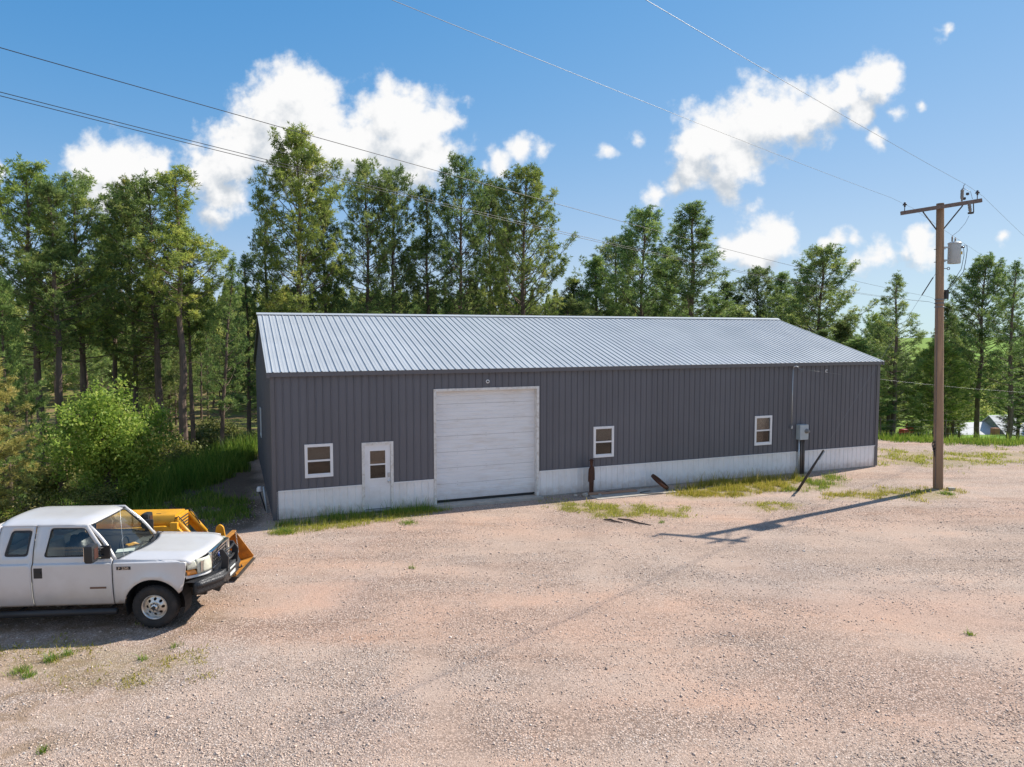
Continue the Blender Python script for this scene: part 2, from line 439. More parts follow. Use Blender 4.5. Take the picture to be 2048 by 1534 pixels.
M['needles'] = leaf_mat('pine_needles', (.075, .13, .042), (.245, .33, .095), (.43, .46, .14), .47)
M['needles_warm'] = leaf_mat('warm_pine_needles', (.22, .23, .06), (.47, .42, .12), (.62, .52, .19), .5, objvar=.1)
M['far_needles'] = leaf_mat('far_pine_needles', (.13, .175, .055), (.32, .37, .11), (.50, .49, .16), .5)
M['leaves'] = leaf_mat('spring_leaves', (.12, .22, .025), (.29, .42, .07), (.55, .58, .15), .5, objvar=.08)
M['shrub'] = leaf_mat('shrub_leaves', (.09, .12, .025), (.20, .22, .05), (.36, .31, .12), .4, objvar=.2)
M['grass'] = leaf_mat('green_grass', (.08, .18, .02), (.20, .31, .035), (.42, .40, .09), .45, island=True, objvar=.0)
M['grass_lush'] = leaf_mat('lush_grass', (.08, .17, .02), (.17, .29, .035), (.36, .42, .08), .45, island=True, objvar=.0)
M['grass_dry'] = leaf_mat('dry_grass', (.22, .25, .03), (.40, .39, .05), (.55, .46, .14), .45, island=True, objvar=.0)

def low_dirt(mat, z_hi, z_lo, colr, amt, nscale=5.0, njit=.25):
    """dust and mud thrown up from the ground: thins out with height, ragged edge"""
    n, l = mat.node_tree.nodes, mat.node_tree.links; b = n['Principled BSDF']
    src = b.inputs['Base Color'].links[0].from_socket
    tc = n.new('ShaderNodeTexCoord'); sp_ = n.new('ShaderNodeSeparateXYZ'); l.new(tc.outputs['Object'], sp_.inputs[0])
    nz = n.new('ShaderNodeTexNoise'); nz.inputs['Scale'].default_value = nscale; nz.inputs['Detail'].default_value = 6; l.new(tc.outputs['Object'], nz.inputs['Vector'])
    ma = n.new('ShaderNodeMath'); ma.operation = 'MULTIPLY_ADD'; ma.inputs[1].default_value = njit * 2; l.new(nz.outputs['Fac'], ma.inputs[0]); l.new(sp_.outputs['Z'], ma.inputs[2])
    mr = n.new('ShaderNodeMapRange'); mr.interpolation_type = 'SMOOTHSTEP'
    mr.inputs['From Min'].default_value = z_hi + njit; mr.inputs['From Max'].default_value = z_lo + njit; mr.inputs['To Max'].default_value = amt
    l.new(ma.outputs[0], mr.inputs['Value'])
    mx = n.new('ShaderNodeMix'); mx.data_type = 'RGBA'; mx.inputs['B'].default_value = (*colr, 1)
    l.new(mr.outputs[0], mx.inputs['Factor']); l.new(src, mx.inputs['A']); l.new(mx.outputs['Result'], b.inputs['Base Color'])
low_dirt(M['wainscot'], .42, .02, (.44, .34, .27), .55)
low_dirt(M['overhead'], .55, .12, (.46, .37, .30), .35)
low_dirt(M['door_white'], .45, .1, (.46, .37, .30), .35)
low_dirt(M['paint'], .98, .45, (.40, .33, .28), .55, 4.0, .15)
# ------------------------------------------------------------------ terrain
L0 = np.array([-6.99, 20.53]); UX = np.array([.9298, .3681]); NY = np.array([-.3681, .9298])   # wall foot, along, back
BLEN, BWID, EAVE, RIDGE = 23.84, 12.2, 4.36, 6.17

def vnoise(x, y, s, seed=0):
    x = np.asarray(x, float) / s; y = np.asarray(y, float) / s
    xi = np.floor(x).astype(np.int64); yi = np.floor(y).astype(np.int64); fx = x - xi; fy = y - yi
    def h(a, b):
        k = (a * 374761393 + b * 668265263 + seed * 974711) & 0x7fffffff
        k = ((k ^ (k >> 13)) * 1274126177) & 0x7fffffff
        return (k ^ (k >> 16)) % 65536 / 65535.0
    u = fx * fx * (3 - 2 * fx); v = fy * fy * (3 - 2 * fy)
    return (h(xi, yi) * (1 - u) + h(xi + 1, yi) * u) * (1 - v) + (h(xi, yi + 1) * (1 - u) + h(xi + 1, yi + 1) * u) * v

def fbm(x, y, s, seed=0, o=4):
    t = 0; a = .5; n_ = 0
    for k in range(o):
        t = t + a * vnoise(x, y, s, seed + k); n_ += a; a *= .5; s *= .5
    return t / n_

PAD = np.array([(-34, -70), (-17.5, 6), (-14.2, 15), (-12.7, 22.5), (-12.9, 26), (-12.8, 29), (-12.6, 33), (-11, 36.2), (9.5, 44.4),
                (14.5, 42.5), (18.5, 37.4), (26.5, 35.8), (60, 31), (90, -70)], float)

def poly_sd(poly, x, y):
    """signed distance, positive outside"""
    x = np.asarray(x, float); y = np.asarray(y, float)
    d = np.full(x.shape, 1e18); inside = np.zeros(x.shape, bool)
    n_ = len(poly)
    for i in range(n_):
        ax, ay = poly[i]; bx, by = poly[(i + 1) % n_]
        ex, ey = bx - ax, by - ay
        t = np.clip(((x - ax) * ex + (y - ay) * ey) / (ex * ex + ey * ey), 0, 1)
        d = np.minimum(d, (x - ax - t * ex) ** 2 + (y - ay - t * ey) ** 2)
        c = ((ay > y) != (by > y)) & (x < (bx - ax) * (y - ay) / (by - ay + 1e-12) + ax)
        inside ^= c
    d = np.sqrt(d)
    return np.where(inside, -d, d)

def sstep(a, b, x):
    t = np.clip((x - a) / (b - a), 0, 1); return t * t * (3 - 2 * t)

def ground_h(x, y):
    x = np.asarray(x, float); y = np.asarray(y, float)
    d = np.maximum(poly_sd(PAD, x, y), 0)
    az = np.arctan2(x, np.maximum(y, .01))
    az = np.where(y < 0, np.sign(x) * 1.57, az)
    w = sstep(.28, .52, az)
    left = -3.6 * (1 - np.exp(-d / 11)) - .012 * d
    left = left + sstep(55, 230, d) * 16 * (1 - .35 * sstep(-.1, .3, az))
    right = -13 * (1 - np.exp(-d / 55)) - 3.2 * sstep(60, 130, d) + .008 * np.maximum(d - 190, 0)
    z = left * (1 - w) + right * w
    z = z + sstep(2, 10, d) * (fbm(x, y, 14, 3) - .5) * 1.2 + sstep(60, 300, d) * (fbm(x, y, 90, 9) - .5) * 10
    # low swells and wheel ruts on the yard
    pad = 1 - sstep(0, 2, d)
    z = z + pad * ((fbm(x, y, 5, 21) - .5) * .07 + (fbm(x, y, 1.1, 31, 3) - .5) * .022)
    u = (x - L0[0]) * UX[0] + (y - L0[1]) * UX[1]; v = -((x - L0[0]) * NY[0] + (y - L0[1]) * NY[1])
    near = sstep(1.2, .2, np.maximum(np.maximum(-v - BWID, v), np.maximum(-u, u - BLEN)))
    z = z * (1 - near) + near * (-.02)
    return z

# grass patches: (polygon, density 0..1, blade height, kind)
GP = {
 'strip': ([(-7.0, 20.35), (-2.5, 22.75), (-2.1, 21.85), (-2.9, 20.95), (-4.1, 20.2), (-5.4, 19.6), (-6.5, 19.1)], 1.0),
 'door_right': ([(1.0, 23.2), (2.2, 22.9), (3.3, 22.5), (4.4, 22.2), (5.5, 22.0), (5.1, 21.2), (4.0, 21.0), (2.8, 21.0), (1.8, 21.7), (1.2, 22.2)], .75),
 'wallgrass': ([(5.5, 24.6), (6.9, 25.6), (9.0, 26.4), (11.2, 27.2), (10.7, 26.0), (9.5, 24.9), (7.8, 23.9), (6.1, 23.3), (5.5, 23.9)], 1.0),
 'guy': ([(10.8, 26.3), (12.3, 27.2), (12.5, 26.3), (11.2, 24.7), (9.8, 24.3)], .8),
 'polepatch': ([(10.7, 24.1), (12.5, 24.7), (13.6, 24.9), (14.8, 24.9), (15.4, 24.6), (14.8, 23.6), (13.6, 23.2), (12.3, 23.5), (10.8, 23.4)], .7),
 'yellow': ([(15.7, 30.1), (17.3, 33.1), (19.9, 32.9), (26.1, 32.7), (25, 31), (22.2, 30.1), (19.7, 29.5), (17.2, 29.0)], .6),
 'left_weeds': ([(-8.9, 11.9), (-8.2, 12.25), (-7.4, 12.2), (-6.6, 11.9), (-5.6, 11.9), (-5.0, 11.5), (-5.6, 10.7), (-6.6, 10.6), (-7.4, 10.9), (-8.4, 11.1)], .3),
 'mid': ([(7.3, 22.5), (8.4, 23.0), (9.4, 22.7), (8.8, 22.0), (7.6, 21.7)], .45),
}

def grassy(x, y):
    g = np.zeros(np.shape(x))
    for k, (pl, dn) in GP.items():
        sd = poly_sd(np.array(pl), x, y) + (fbm(x, y, .7, 77) - .5) * .9
        g = np.maximum(g, dn * sstep(.25, -.25, sd))
    return g

def track_mask(X, Y):
    """wheel ruts swung across the yard"""
    def track(p):
        d_ = np.full(np.shape(X), 1e9)
        for i_ in range(len(p) - 1):
            ax, ay = p[i_]; ex, ey = p[i_ + 1] - p[i_]
            t = np.clip(((X - ax) * ex + (Y - ay) * ey) / (ex * ex + ey * ey), 0, 1)
            d_ = np.minimum(d_, np.hypot(X - ax - t * ex, Y - ay - t * ey))
        d_ = d_ + (fbm(X, Y, 1.5, 66) - .5) * .6
        return np.exp(-((d_ - .78) / .36) ** 2)
    def curve(ctrl, n_=24):
        c = np.array(ctrl, float); t = np.linspace(0, 1, n_)[:, None]
        return (1 - t) ** 3 * c[0] + 3 * t * (1 - t) ** 2 * c[1] + 3 * t * t * (1 - t) * c[2] + t ** 3 * c[3]
    m = np.maximum.reduce([track(curve([(-.8, 23.2), (0, 19.5), (2, 15.5), (16, 11.5)])), .85 * track(curve([(-.6, 23), (-.5, 18), (-3, 14), (2.5, 4)])),
                           .9 * track(curve([(27, 23), (14, 20), (4, 15.5), (-8, 17.5)])), .85 * track(curve([(20, 8.2), (10, 8.8), (4, 11.5), (-5, 17)])),
                           .8 * track(curve([(-.7, 23.2), (-1, 19), (6, 17), (24, 16.5)]))])
    return m * sstep(.22, .50, fbm(X, Y, 3.5, 67))

def build_ground():
    def axis(lo, a, b, hi, step, grow=1.16):
        mid = np.arange(a, b + 1e-6, step); L_ = []; s = step; p = a
        while p > lo: s *= grow; p -= s; L_.append(p)
        U_ = []; s = step; p = b
        while p < hi: s *= grow; p += s; U_.append(p)
        return np.array(L_[::-1] + list(mid) + U_)
    xs = axis(-1400, -17, 30, 1400, .2); ys = axis(-300, 4, 46, 1700, .2)
    X, Y = np.meshgrid(xs, ys)
    Z = ground_h(X, Y)
    nx, ny = len(xs), len(ys)
    V = np.stack([X.ravel(), Y.ravel(), Z.ravel()], 1)
    i = np.arange((ny - 1) * (nx - 1)); r = i // (nx - 1); c = i % (nx - 1); a = r * nx + c
    F = np.stack([a, a + 1, a + nx + 1, a + nx], 1)
    d = poly_sd(PAD, X, Y)
    az = np.arctan2(X, np.maximum(Y, .01))
    off = sstep(-.9, .7, d + (fbm(X, Y, 1.3, 5) - .5) * 1.6)
    meadow = sstep(.40, .55, az) * sstep(-3, 1, d + (fbm(X, Y, 2.5, 8) - .5) * 2)
    # left of the shed: dark soil under the wall and truck-side litter
    u = (X - L0[0]) * UX[0] + (Y - L0[1]) * UX[1]; v = -((X - L0[0]) * NY[0] + (Y - L0[1]) * NY[1])
    soil = sstep(.2, -.6, u + (fbm(X, Y, 1.2, 15) - .5) * 1.5) * sstep(1.6, .2, v + (fbm(X, Y, 1.0, 16) - .5) * 1.5)
    litter = sstep(0, -2.2, X + 4.4 + (fbm(X, Y, 2.0, 41) - .5) * 3.5 + .15 * (Y - 9)) * sstep(16, 13, Y) * .8
    tr_ = track_mask(X, Y)
    o = np_mesh('ground', V, F, ground_mat(), attrs={
        'forest': off.ravel(), 'meadow': meadow.ravel(), 'grassy': grassy(X, Y).ravel(), 'litter': litter.ravel(), 'soil': soil.ravel(), 'track': tr_.ravel()}, smooth=True)
    tag(o, kind='structure')
    return o

def ground_mat():
    m, nt, n, l, b = new_mat('gravel_yard_and_slopes')
    tc = n.new('ShaderNodeTexCoord'); P = tc.outputs['Object']
    def noise(sc, det=5, ro=.55, vec=None, dist=0):
        z = n.new('ShaderNodeTexNoise'); z.inputs['Scale'].default_value = sc; z.inputs['Detail'].default_value = det
        z.inputs['Roughness'].default_value = ro; z.inputs['Distortion'].default_value = dist
        l.new(vec or P, z.inputs['Vector']); return z
    def rng_(src, a, b_, c=0.0, d=1.0, sm=True):
        r = n.new('ShaderNodeMapRange'); r.interpolation_type = 'SMOOTHSTEP' if sm else 'LINEAR'
        for k, v in zip(('From Min', 'From Max', 'To Min', 'To Max'), (a, b_, c, d)): r.inputs[k].default_value = v
        l.new(src, r.inputs['Value']); return r.outputs[0]
    def mix(f, A, B, mode='MIX'):
        x = n.new('ShaderNodeMix'); x.data_type = 'RGBA'; x.blend_type = mode
        if isinstance(f, float): x.inputs['Factor'].default_value = f
        else: l.new(f, x.inputs['Factor'])
        for s, k in ((A, 'A'), (B, 'B')):
            if isinstance(s, tuple): x.inputs[k].default_value = (*s, 1)
            else: l.new(s, x.inputs[k])
        return x.outputs['Result']
    def att(nm):
        a = n.new('ShaderNodeAttribute'); a.attribute_name = nm; return a.outputs['Fac']
    def mul(a, b_):
        k = n.new('ShaderNodeMath'); k.operation = 'MULTIPLY'
        for i_, s in enumerate((a, b_)):
            if isinstance(s, float): k.inputs[i_].default_value = s
            else: l.new(s, k.inputs[i_])
        return k.outputs[0]
    def add(a, b_):
        k = n.new('ShaderNodeMath'); k.operation = 'ADD'
        for i_, s in enumerate((a, b_)):
            if isinstance(s, float): k.inputs[i_].default_value = s
            else: l.new(s, k.inputs[i_])
        return k.outputs[0]
    # stones: two sizes of cells
    def vor(sc, feat='F1', rnd=1.0):
        v = n.new('ShaderNodeTexVoronoi'); v.inputs['Scale'].default_value = sc; v.feature = feat; v.inputs['Randomness'].default_value = rnd
        l.new(P, v.inputs['Vector']); return v
    va = vor(30); vb = vor(62); vc = vor(110)
    def stonecol(v, ramp):
        s = n.new('ShaderNodeSeparateColor'); l.new(v.outputs['Color'], s.inputs[0])
        r = n.new('ShaderNodeValToRGB'); e = r.color_ramp.elements
        e[0].position = 0; e[0].color = (*ramp[0], 1); e[1].position = 1; e[1].color = (*ramp[-1], 1)
        for i_, c_ in enumerate(ramp[1:-1]):
            q = e.new((i_ + 1) / (len(ramp) - 1)); q.color = (*c_, 1)
        l.new(s.outputs[0], r.inputs[0]); return r.outputs[0]
    ramp = [(.26, .195, .16), (.50, .385, .31), (.61, .495, .415), (.68, .525, .43), (.76, .67, .60), (.60, .43, .34)]
    ca = stonecol(va, ramp); cb_ = stonecol(vb, ramp)
    fines = mix(rng_(noise(150, 3).outputs['Fac'], .3, .7), (.44, .32, .25), (.66, .53, .44))
    fines = mix(rng_(noise(.9, 4).outputs['Fac'], .35, .7), fines, (.62, .43, .325))
    stone = mix(rng_(noise(3.3, 3).outputs['Fac'], .45, .6), ca, cb_)
    # where loose stone lies on the packed fines
    big = noise(.28, 5, .6, dist=.6).outputs['Fac']
    str_m = n.new('ShaderNodeMapping'); str_m.inputs['Rotation'].default_value = (0, 0, R(-24)); str_m.inputs['Scale'].default_value = (.35, 1.6, 1)
    l.new(P, str_m.inputs[0])
    streak = noise(.55, 5, .6, vec=str_m.outputs[0], dist=.4).outputs['Fac']
    loose = rng_(add(mul(big, .55), mul(streak, .45)), .40, .60, .22, .93)
    col_ = mix(loose, fines, stone)
    trk = att('track')
    col_ = mix(mul(trk, .9), col_, mix(noise(55, 4).outputs['Fac'], (.42, .305, .235), (.61, .475, .39)))
    # gaps between stones
    gap = rng_(va.outputs['Distance'], .30, .62, 0, 1)
    col_ = mix(mul(mul(gap, loose), .64), col_, (.09, .062, .05))
    gap2 = rng_(vb.outputs['Distance'], .4, .7, 0, 1)
    col_ = mix(mul(gap2, .46), col_, (.15, .105, .085))
    # broad colour drift: rosy clay, grey washed stone, brown damp fines
    rosy = rng_(noise(.16, 4, .55, vec=str_m.outputs[0], dist=.5).outputs['Fac'], .44, .64)
    col_ = mix(mul(rosy, .36), col_, mix(1.0, col_, (1.08, .84, .72), 'MULTIPLY'))
    grey = rng_(noise(.21, 4, .6, dist=1).outputs['Fac'], .50, .66)
    col_ = mix(mul(grey, .55), col_, mix(1.0, col_, (.96, .98, 1.02), 'MULTIPLY'))
    damp = rng_(noise(.42, 6, .65, vec=str_m.outputs[0], dist=.8).outputs['Fac'], .56, .72)
    col_ = mix(mul(damp, .48), col_, mix(1.0, col_, (.70, .58, .49), 'MULTIPLY'))
    spots = rng_(noise(2.6, 6, .7).outputs['Fac'], .60, .74)
    col_ = mix(mul(spots, .35), col_, (.16, .11, .075))
    # pine litter at the left, thin weeds
    lit = mul(att('litter'), rng_(noise(1.7, 7, .7, dist=.6).outputs['Fac'], .40, .62))
    lcol = mix(noise(60, 3).outputs['Fac'], (.10, .062, .036), (.34, .23, .13))
    col_ = mix(mul(lit, .8), col_, lcol)
    col_ = mix(mul(att('soil'), .85), col_, mix(noise(14, 6, .7).outputs['Fac'], (.05, .032, .02), (.19, .13, .085)))
    ga = att('grassy')
    gn = mul(ga, rng_(noise(5, 6, .7).outputs['Fac'], .30, .58))
    gcol = mix(noise(40, 4).outputs['Fac'], (.15, .13, .035), (.33, .28, .09))
    col_ = mix(mul(gn, .8), col_, gcol)
    # forest floor and meadow beyond the yard
    fo = att('forest'); me_ = att('meadow')
    fcol = mix(rng_(noise(.35, 5, .6).outputs['Fac'], .4, .6), (.17, .125, .07), (.14, .165, .045))
    fcol = mix(noise(9, 6).outputs['Fac'], fcol, mix(1.0, fcol, (1.6, 1.5, 1.3), 'MULTIPLY'))
    mcol = mix(rng_(noise(.5, 5).outputs['Fac'], .35, .65), (.10, .22, .02), (.20, .30, .035))
    fcol = mix(me_, fcol, mcol)
    col_ = mix(fo, col_, fcol)
    l.new(col_, b.inputs['Base Color'])
    b.inputs['Roughness'].default_value = .95; b.inputs['Specular IOR Level'].default_value = .15
    # relief
    h1 = mul(rng_(va.outputs['Distance'], .0, .65, 1, 0, False), loose)
    h2 = mul(rng_(vb.outputs['Distance'], .0, .7, 1, 0, False), .5)
    keep = rng_(trk, 0, 1, 1, .25)
    hh = mul(add(add(h1, h2), mul(noise(8, 5, .65).outputs['Fac'], 1.3)), keep)
    bp = n.new('ShaderNodeBump'); bp.inputs['Strength'].default_value = .6; bp.inputs['Distance'].default_value = .022
    l.new(hh, bp.inputs['Height']); l.new(bp.outputs[0], b.inputs['Normal'])
    return m
ground = build_ground()

# ------------------------------------------------------------------ the steel building
shed = empty('metal_building', (L0[0], L0[1], 0), math.atan2(UX[1], UX[0]))
tag(shed, 'long charcoal steel building with grey ribbed roof, white wainscot and white overhead door', 'building')

RIB = .2286
def rib_points(u0, u1, extra=(), hgt=.028, phase=0.0):
    """profile points (u, proud) of ribbed sheet steel between u0 and u1"""
    pts = {round(u0, 4), round(u1, 4)}
    k0 = int(math.floor((u0 - phase) / RIB)) - 1; k1 = int(math.ceil((u1 - phase) / RIB)) + 1
    for k in range(k0, k1):
        c = phase + k * RIB
        for dlt in (-.022, -.009, .009, .022, .085, .10, .13, .145):
            if u0 < c + dlt < u1: pts.add(round(c + dlt, 4))
    for e in extra:
        if u0 < e < u1: pts.add(round(e, 4))
    def off(u):
        t = (u - phase) % RIB
        if t > RIB / 2 + .06: t = t - RIB
        a = abs(t)
        if a <= .0095: return hgt
        if a < .0221: return hgt * (.0221 - a) / .0126
        if .0995 <= t <= .1305: return .004
        return 0.0
    return [(u, off(u)) for u in sorted(pts)]

def rib_sheet(u0, u1, zlo, zhi, holes, T, name, mat, parent, hgt=.028, phase=0.0, **kw):
    ex = [h[0] for h in holes] + [h[1] for h in holes] + kw.get('extra', [])
    P = rib_points(u0, u1, ex, hgt, phase); mb = MB()
    for (a, oa), (b_, ob) in zip(P[:-1], P[1:]):
        mid = (a + b_) / 2
        la, lb = zlo(a), zlo(b_); ha, hb = zhi(a), zhi(b_)
        spans = [(la, lb, ha, hb)]
        for h in holes:
            if h[0] < mid < h[1]:
                new = []
                for (p, q, r, s) in spans:
                    if h[2] > max(p, q) + .001: new.append((p, q, min(h[2], r), min(h[2], s)))
                    if h[3] < min(r, s) - .001: new.append((max(h[3], p), max(h[3], q), r, s))
                spans = new
        for (p, q, r, s) in spans:
            mb.add([T(a, oa, p), T(b_, ob, q), T(b_, ob, s), T(a, oa, r)], [(0, 1, 2, 3)])
    if not mb.f: return None
    o = mb.build(name, mat, parent)
    return o

OH = (4.90, 8.43, -.2, 3.70)         # overhead door opening
EN = (2.58, 3.55, -.2, 2.17)         # entry door
WINS = [(.91, 1.71, 1.22, 2.20), (10.55, 11.33, 1.21, 2.27), (17.48, 18.28, 1.24, 2.35)]
WH = .86
TF = lambda u, o, z: (u, -o, z)
TB = lambda u, o, z: (u, BWID + o, z)
TL = lambda u, o, z: (-o, u, z)
TR = lambda u, o, z: (BLEN + o, u, z)
gz = lambda u: EAVE - .02 + (RIDGE - EAVE) * (1 - abs(u - BWID / 2) / (BWID / 2))
holes = [OH, EN] + WINS
SHEET = .9144
u = 0.0
while u < BLEN - .01:
    e = min(u + SHEET, BLEN)
    rib_sheet(u, e, lambda q: WH + .02, lambda q: EAVE, holes, TF, 'wall_panel', M['siding'], shed, phase=.10)
    rib_sheet(u, e, lambda q: .03, lambda q: WH, [OH, EN], TF, 'wainscot_panel', M['wainscot'], shed, phase=.10)
    rib_sheet(u, e, lambda q: .03, lambda q: EAVE, [], TB, 'wall_panel', M['siding'], shed, phase=.10)
    u = e
u = 0.0
LW = (7.2, 8.0, 1.5, 2.6)
while u < BWID - .01:
    e = min(u + SHEET, BWID)
    rib_sheet(u, e, lambda q: .03, gz, [LW], TL, 'wall_panel', M['siding'], shed, phase=.05, extra=[BWID / 2])
    rib_sheet(u, e, lambda q: .03, gz, [], TR, 'wall_panel', M['siding'], shed, phase=.05, extra=[BWID / 2])
    u = e
# roof sheets, with a small overhang
OV = .14
slope = (RIDGE - EAVE) / (BWID / 2); sl = math.hypot(1, slope)
def roofT(front):
    def f(u_, o, s):       # s = run from ridge toward the eave (horizontal)
        y = BWID / 2 - s if front else BWID / 2 + s
        return (u_, y + (-o * slope / sl if front else o * slope / sl), RIDGE + .05 - s * slope + o / sl)
    return f
u = -.12
while u < BLEN + .12 - .01:
    e = min(u + SHEET, BLEN + .12)
    for fr in (True, False):
        rib_sheet(u, e, lambda q: .02, lambda q: BWID / 2 + OV, [], roofT(fr), 'roof_panel', M['roof'], shed, hgt=.026, phase=.06)
    u = e
# ridge cap
mb = MB()
for s_ in (-1, 1):
    mb.add([(-.15, BWID / 2, RIDGE + .105), (BLEN + .15, BWID / 2, RIDGE + .105), (BLEN + .15, BWID / 2 + s_ * .2, RIDGE + .09 - .2 * slope), (-.15, BWID / 2 + s_ * .2, RIDGE + .09 - .2 * slope)], [(0, 1, 2, 3)])
mb.build('ridge_cap', M['roof'], shed)
# eave fascia, rake trim, corners, base
for y0, y1 in ((-OV + .02, -.035), (BWID + .035, BWID + OV - .02)):
    MB().box(-.11, BLEN + .11, y0, y1, EAVE - .12, EAVE + .035 - .02).build('eave_trim', M['trim'], shed)
for x0, x1 in ((-.12, -.03), (BLEN + .03, BLEN + .12)):
    for sgn in (-1, 1):
        yE = BWID / 2 + sgn * (BWID / 2 + OV); zE = RIDGE + .045 - (BWID / 2 + OV) * slope
        mb = MB()
        mb.add([(x, y, z) for x in (x0, x1) for (y, z) in ((BWID / 2, RIDGE + .04), (yE, zE - .005), (yE, zE - .15), (BWID / 2, RIDGE - .12))],
               [(0, 1, 2, 3), (7, 6, 5, 4), (0, 4, 5, 1), (1, 5, 6, 2), (2, 6, 7, 3), (3, 7, 4, 0)])
        mb.build('rake_trim', M['trim'], shed)
for cx_ in (0, BLEN):
    for cy_ in (0, BWID):
        sx = -1 if cx_ == 0 else 1; sy = -1 if cy_ == 0 else 1
        MB().box(min(cx_ + sx * .028, cx_ - sx * .13), max(cx_ + sx * .028, cx_ - sx * .13), min(cy_ + sy * .028, cy_ + sy * .018), max(cy_ + sy * .028, cy_ + sy * .018), .02, EAVE - .1) \
            .box(min(cx_ + sx * .029, cx_ + sx * .018), max(cx_ + sx * .029, cx_ + sx * .018), min(cy_ + sy * .0275, cy_ - sy * .13), max(cy_ + sy * .0275, cy_ - sy * .13), .02, EAVE - .1) \
            .build('corner_trim', M['trim'], shed)
for a, b_ in ((.135, EN[0] - .01), (EN[1] + .01, OH[0] - .07), (OH[1] + .07, 19.52), (19.98, BLEN - .135)):
    MB().box(a, b_, -.042, -.026, WH - .012, WH + .026).build('wainscot_flashing', M['white'], shed)
MB().box(.02, BLEN - .02, .012, BWID - .01, -.3, .05).build('foundation', M['concrete'], shed)
MB().box(.06, BLEN - .06, .3, BWID - .06, .055, .07).build('floor_slab', M['interior'], shed)

# windows
def window(x0, x1, z0, z1, Tm=None):
    w = MB(); f = .072
    w.box(x0 - .01, x1 + .01, -.05, .05, z0 - .01, z0 + f).box(x0 - .01, x1 + .01, -.05, .05, z1 - f, z1 + .01)
    w.box(x0 - .01, x0 + f, -.049, .05, z0 + f, z1 - f).box(x1 - f, x1 + .01, -.049, .05, z0 + f, z1 - f)
    root = w.build('window', M['white'], shed)
    zm = (z0 + z1) / 2
    MB().box(x0 + f, x1 - f, -.035, .03, zm - .026, zm + .026).build('meeting_rail', M['white'], root)
    MB().box(x0 + f, x1 - f, -.008, -.002, zm + .026, z1 - f).build('pane', M['glass'], root)
    MB().box(x0 + f, x1 - f, -.004, .002, z0 + f + .028, zm - .026).build('pane', M['screen'], root)
    MB().box(x0 + f, x1 - f, -.028, .02, z0 + f, z0 + f + .028).build('sash_rail', M['white'], root)
    return root
for w_ in WINS: window(*w_)
wl_ = window(LW[0], LW[1], LW[2], LW[3])
wl_.rotation_euler = (0, 0, R(-90)); wl_.location = (0, LW[0] + LW[1], 0)
# dark rooms behind the panes (interior partition far enough back to read as a deep room)
MB().box(.3, BLEN - .3, 4.0, 4.1, .07, 4.0).build('inner_wall', M['interior'], shed)

# entry door
fr = MB()
fr.box(EN[0], EN[0] + .085, -.045, .06, .03, EN[3]).box(EN[1] - .085, EN[1], -.045, .06, .03, EN[3]).box(EN[0] + .085, EN[1] - .085, -.044, .06, EN[3] - .085, EN[3])
fr = fr.build('door_frame', M['door_frame'], shed)
dx0, dx1, dz0, dz1 = EN[0] + .09, EN[1] - .09, .10, EN[3] - .09
dl = MB()
gx0, gx1, gz0, gz1 = dx0 + .13, dx1 - .13, 1.02, 1.93
dl.box(dx0, gx0, -.008, .03, dz0, dz1).box(gx1, dx1, -.008, .03, dz0, dz1).box(gx0, gx1, -.008, .03, dz0, gz0).box(gx0, gx1, -.008, .03, gz1, dz1)
door = dl.build('entry_door', M['door_white'], shed)
lf = MB()
for (a, b_, c, d) in ((gx0 - .015, gx0 + .03, gz0 - .015, gz1 + .015), (gx1 - .03, gx1 + .015, gz0 - .015, gz1 + .015)): lf.box(a, b_, -.022, -.007, c, d)
for (c, d) in ((gz0 - .015, gz0 + .03), (gz1 - .03, gz1 + .015), ((gz0 + gz1) / 2 - .02, (gz0 + gz1) / 2 + .02)): lf.box(gx0 + .03, gx1 - .03, -.0215, -.007, c, d)
lf.build('window_frame', M['white'], door)
for (c, d, mt_) in ((gz0 + .03, (gz0 + gz1) / 2 - .02, 'screen'), ((gz0 + gz1) / 2 + .02, gz1 - .03, 'glass')):
    MB().box(gx0 + .03, gx1 - .03, -.004, .002, c, d).build('pane', M[mt_], door)
mx_ = (dx0 + dx1) / 2
for (a, b_) in ((dx0 + .1, mx_ - .045), (mx_ + .045, dx1 - .1)):
    MB().box(a, b_, -.0135, -.0075, .30, .82).box(a + .03, b_ - .03, -.019, -.0132, .33, .79, .004).build('door_panel', M['door_white'], door)
k = MB(); k.lathe([(.0, .075), (.028, .07), (.033, .05), (.014, .03), (.014, .012), (.036, .010), (.036, 0)], 16, Matrix.Translation((dx1 - .055, -.008, .93)) @ Matrix.Rotation(R(90), 4, 'X'))
k.build('door_knob', M['chrome'], door, smooth=True)
MB().box(dx1 - .095, dx1 - .02, -.03, -.008, 1.06, 1.20, .006).build('keypad_lock', M['steel'], door)
MB().box(EN[0] + .02, EN[1] - .02, -.10, .02, .035, .085).build('door_sill', M['steel'], shed)
MB().box(dx0, dx1, -.0075, .02, .086, .099).build('door_sweep', M['black_plastic'], door)

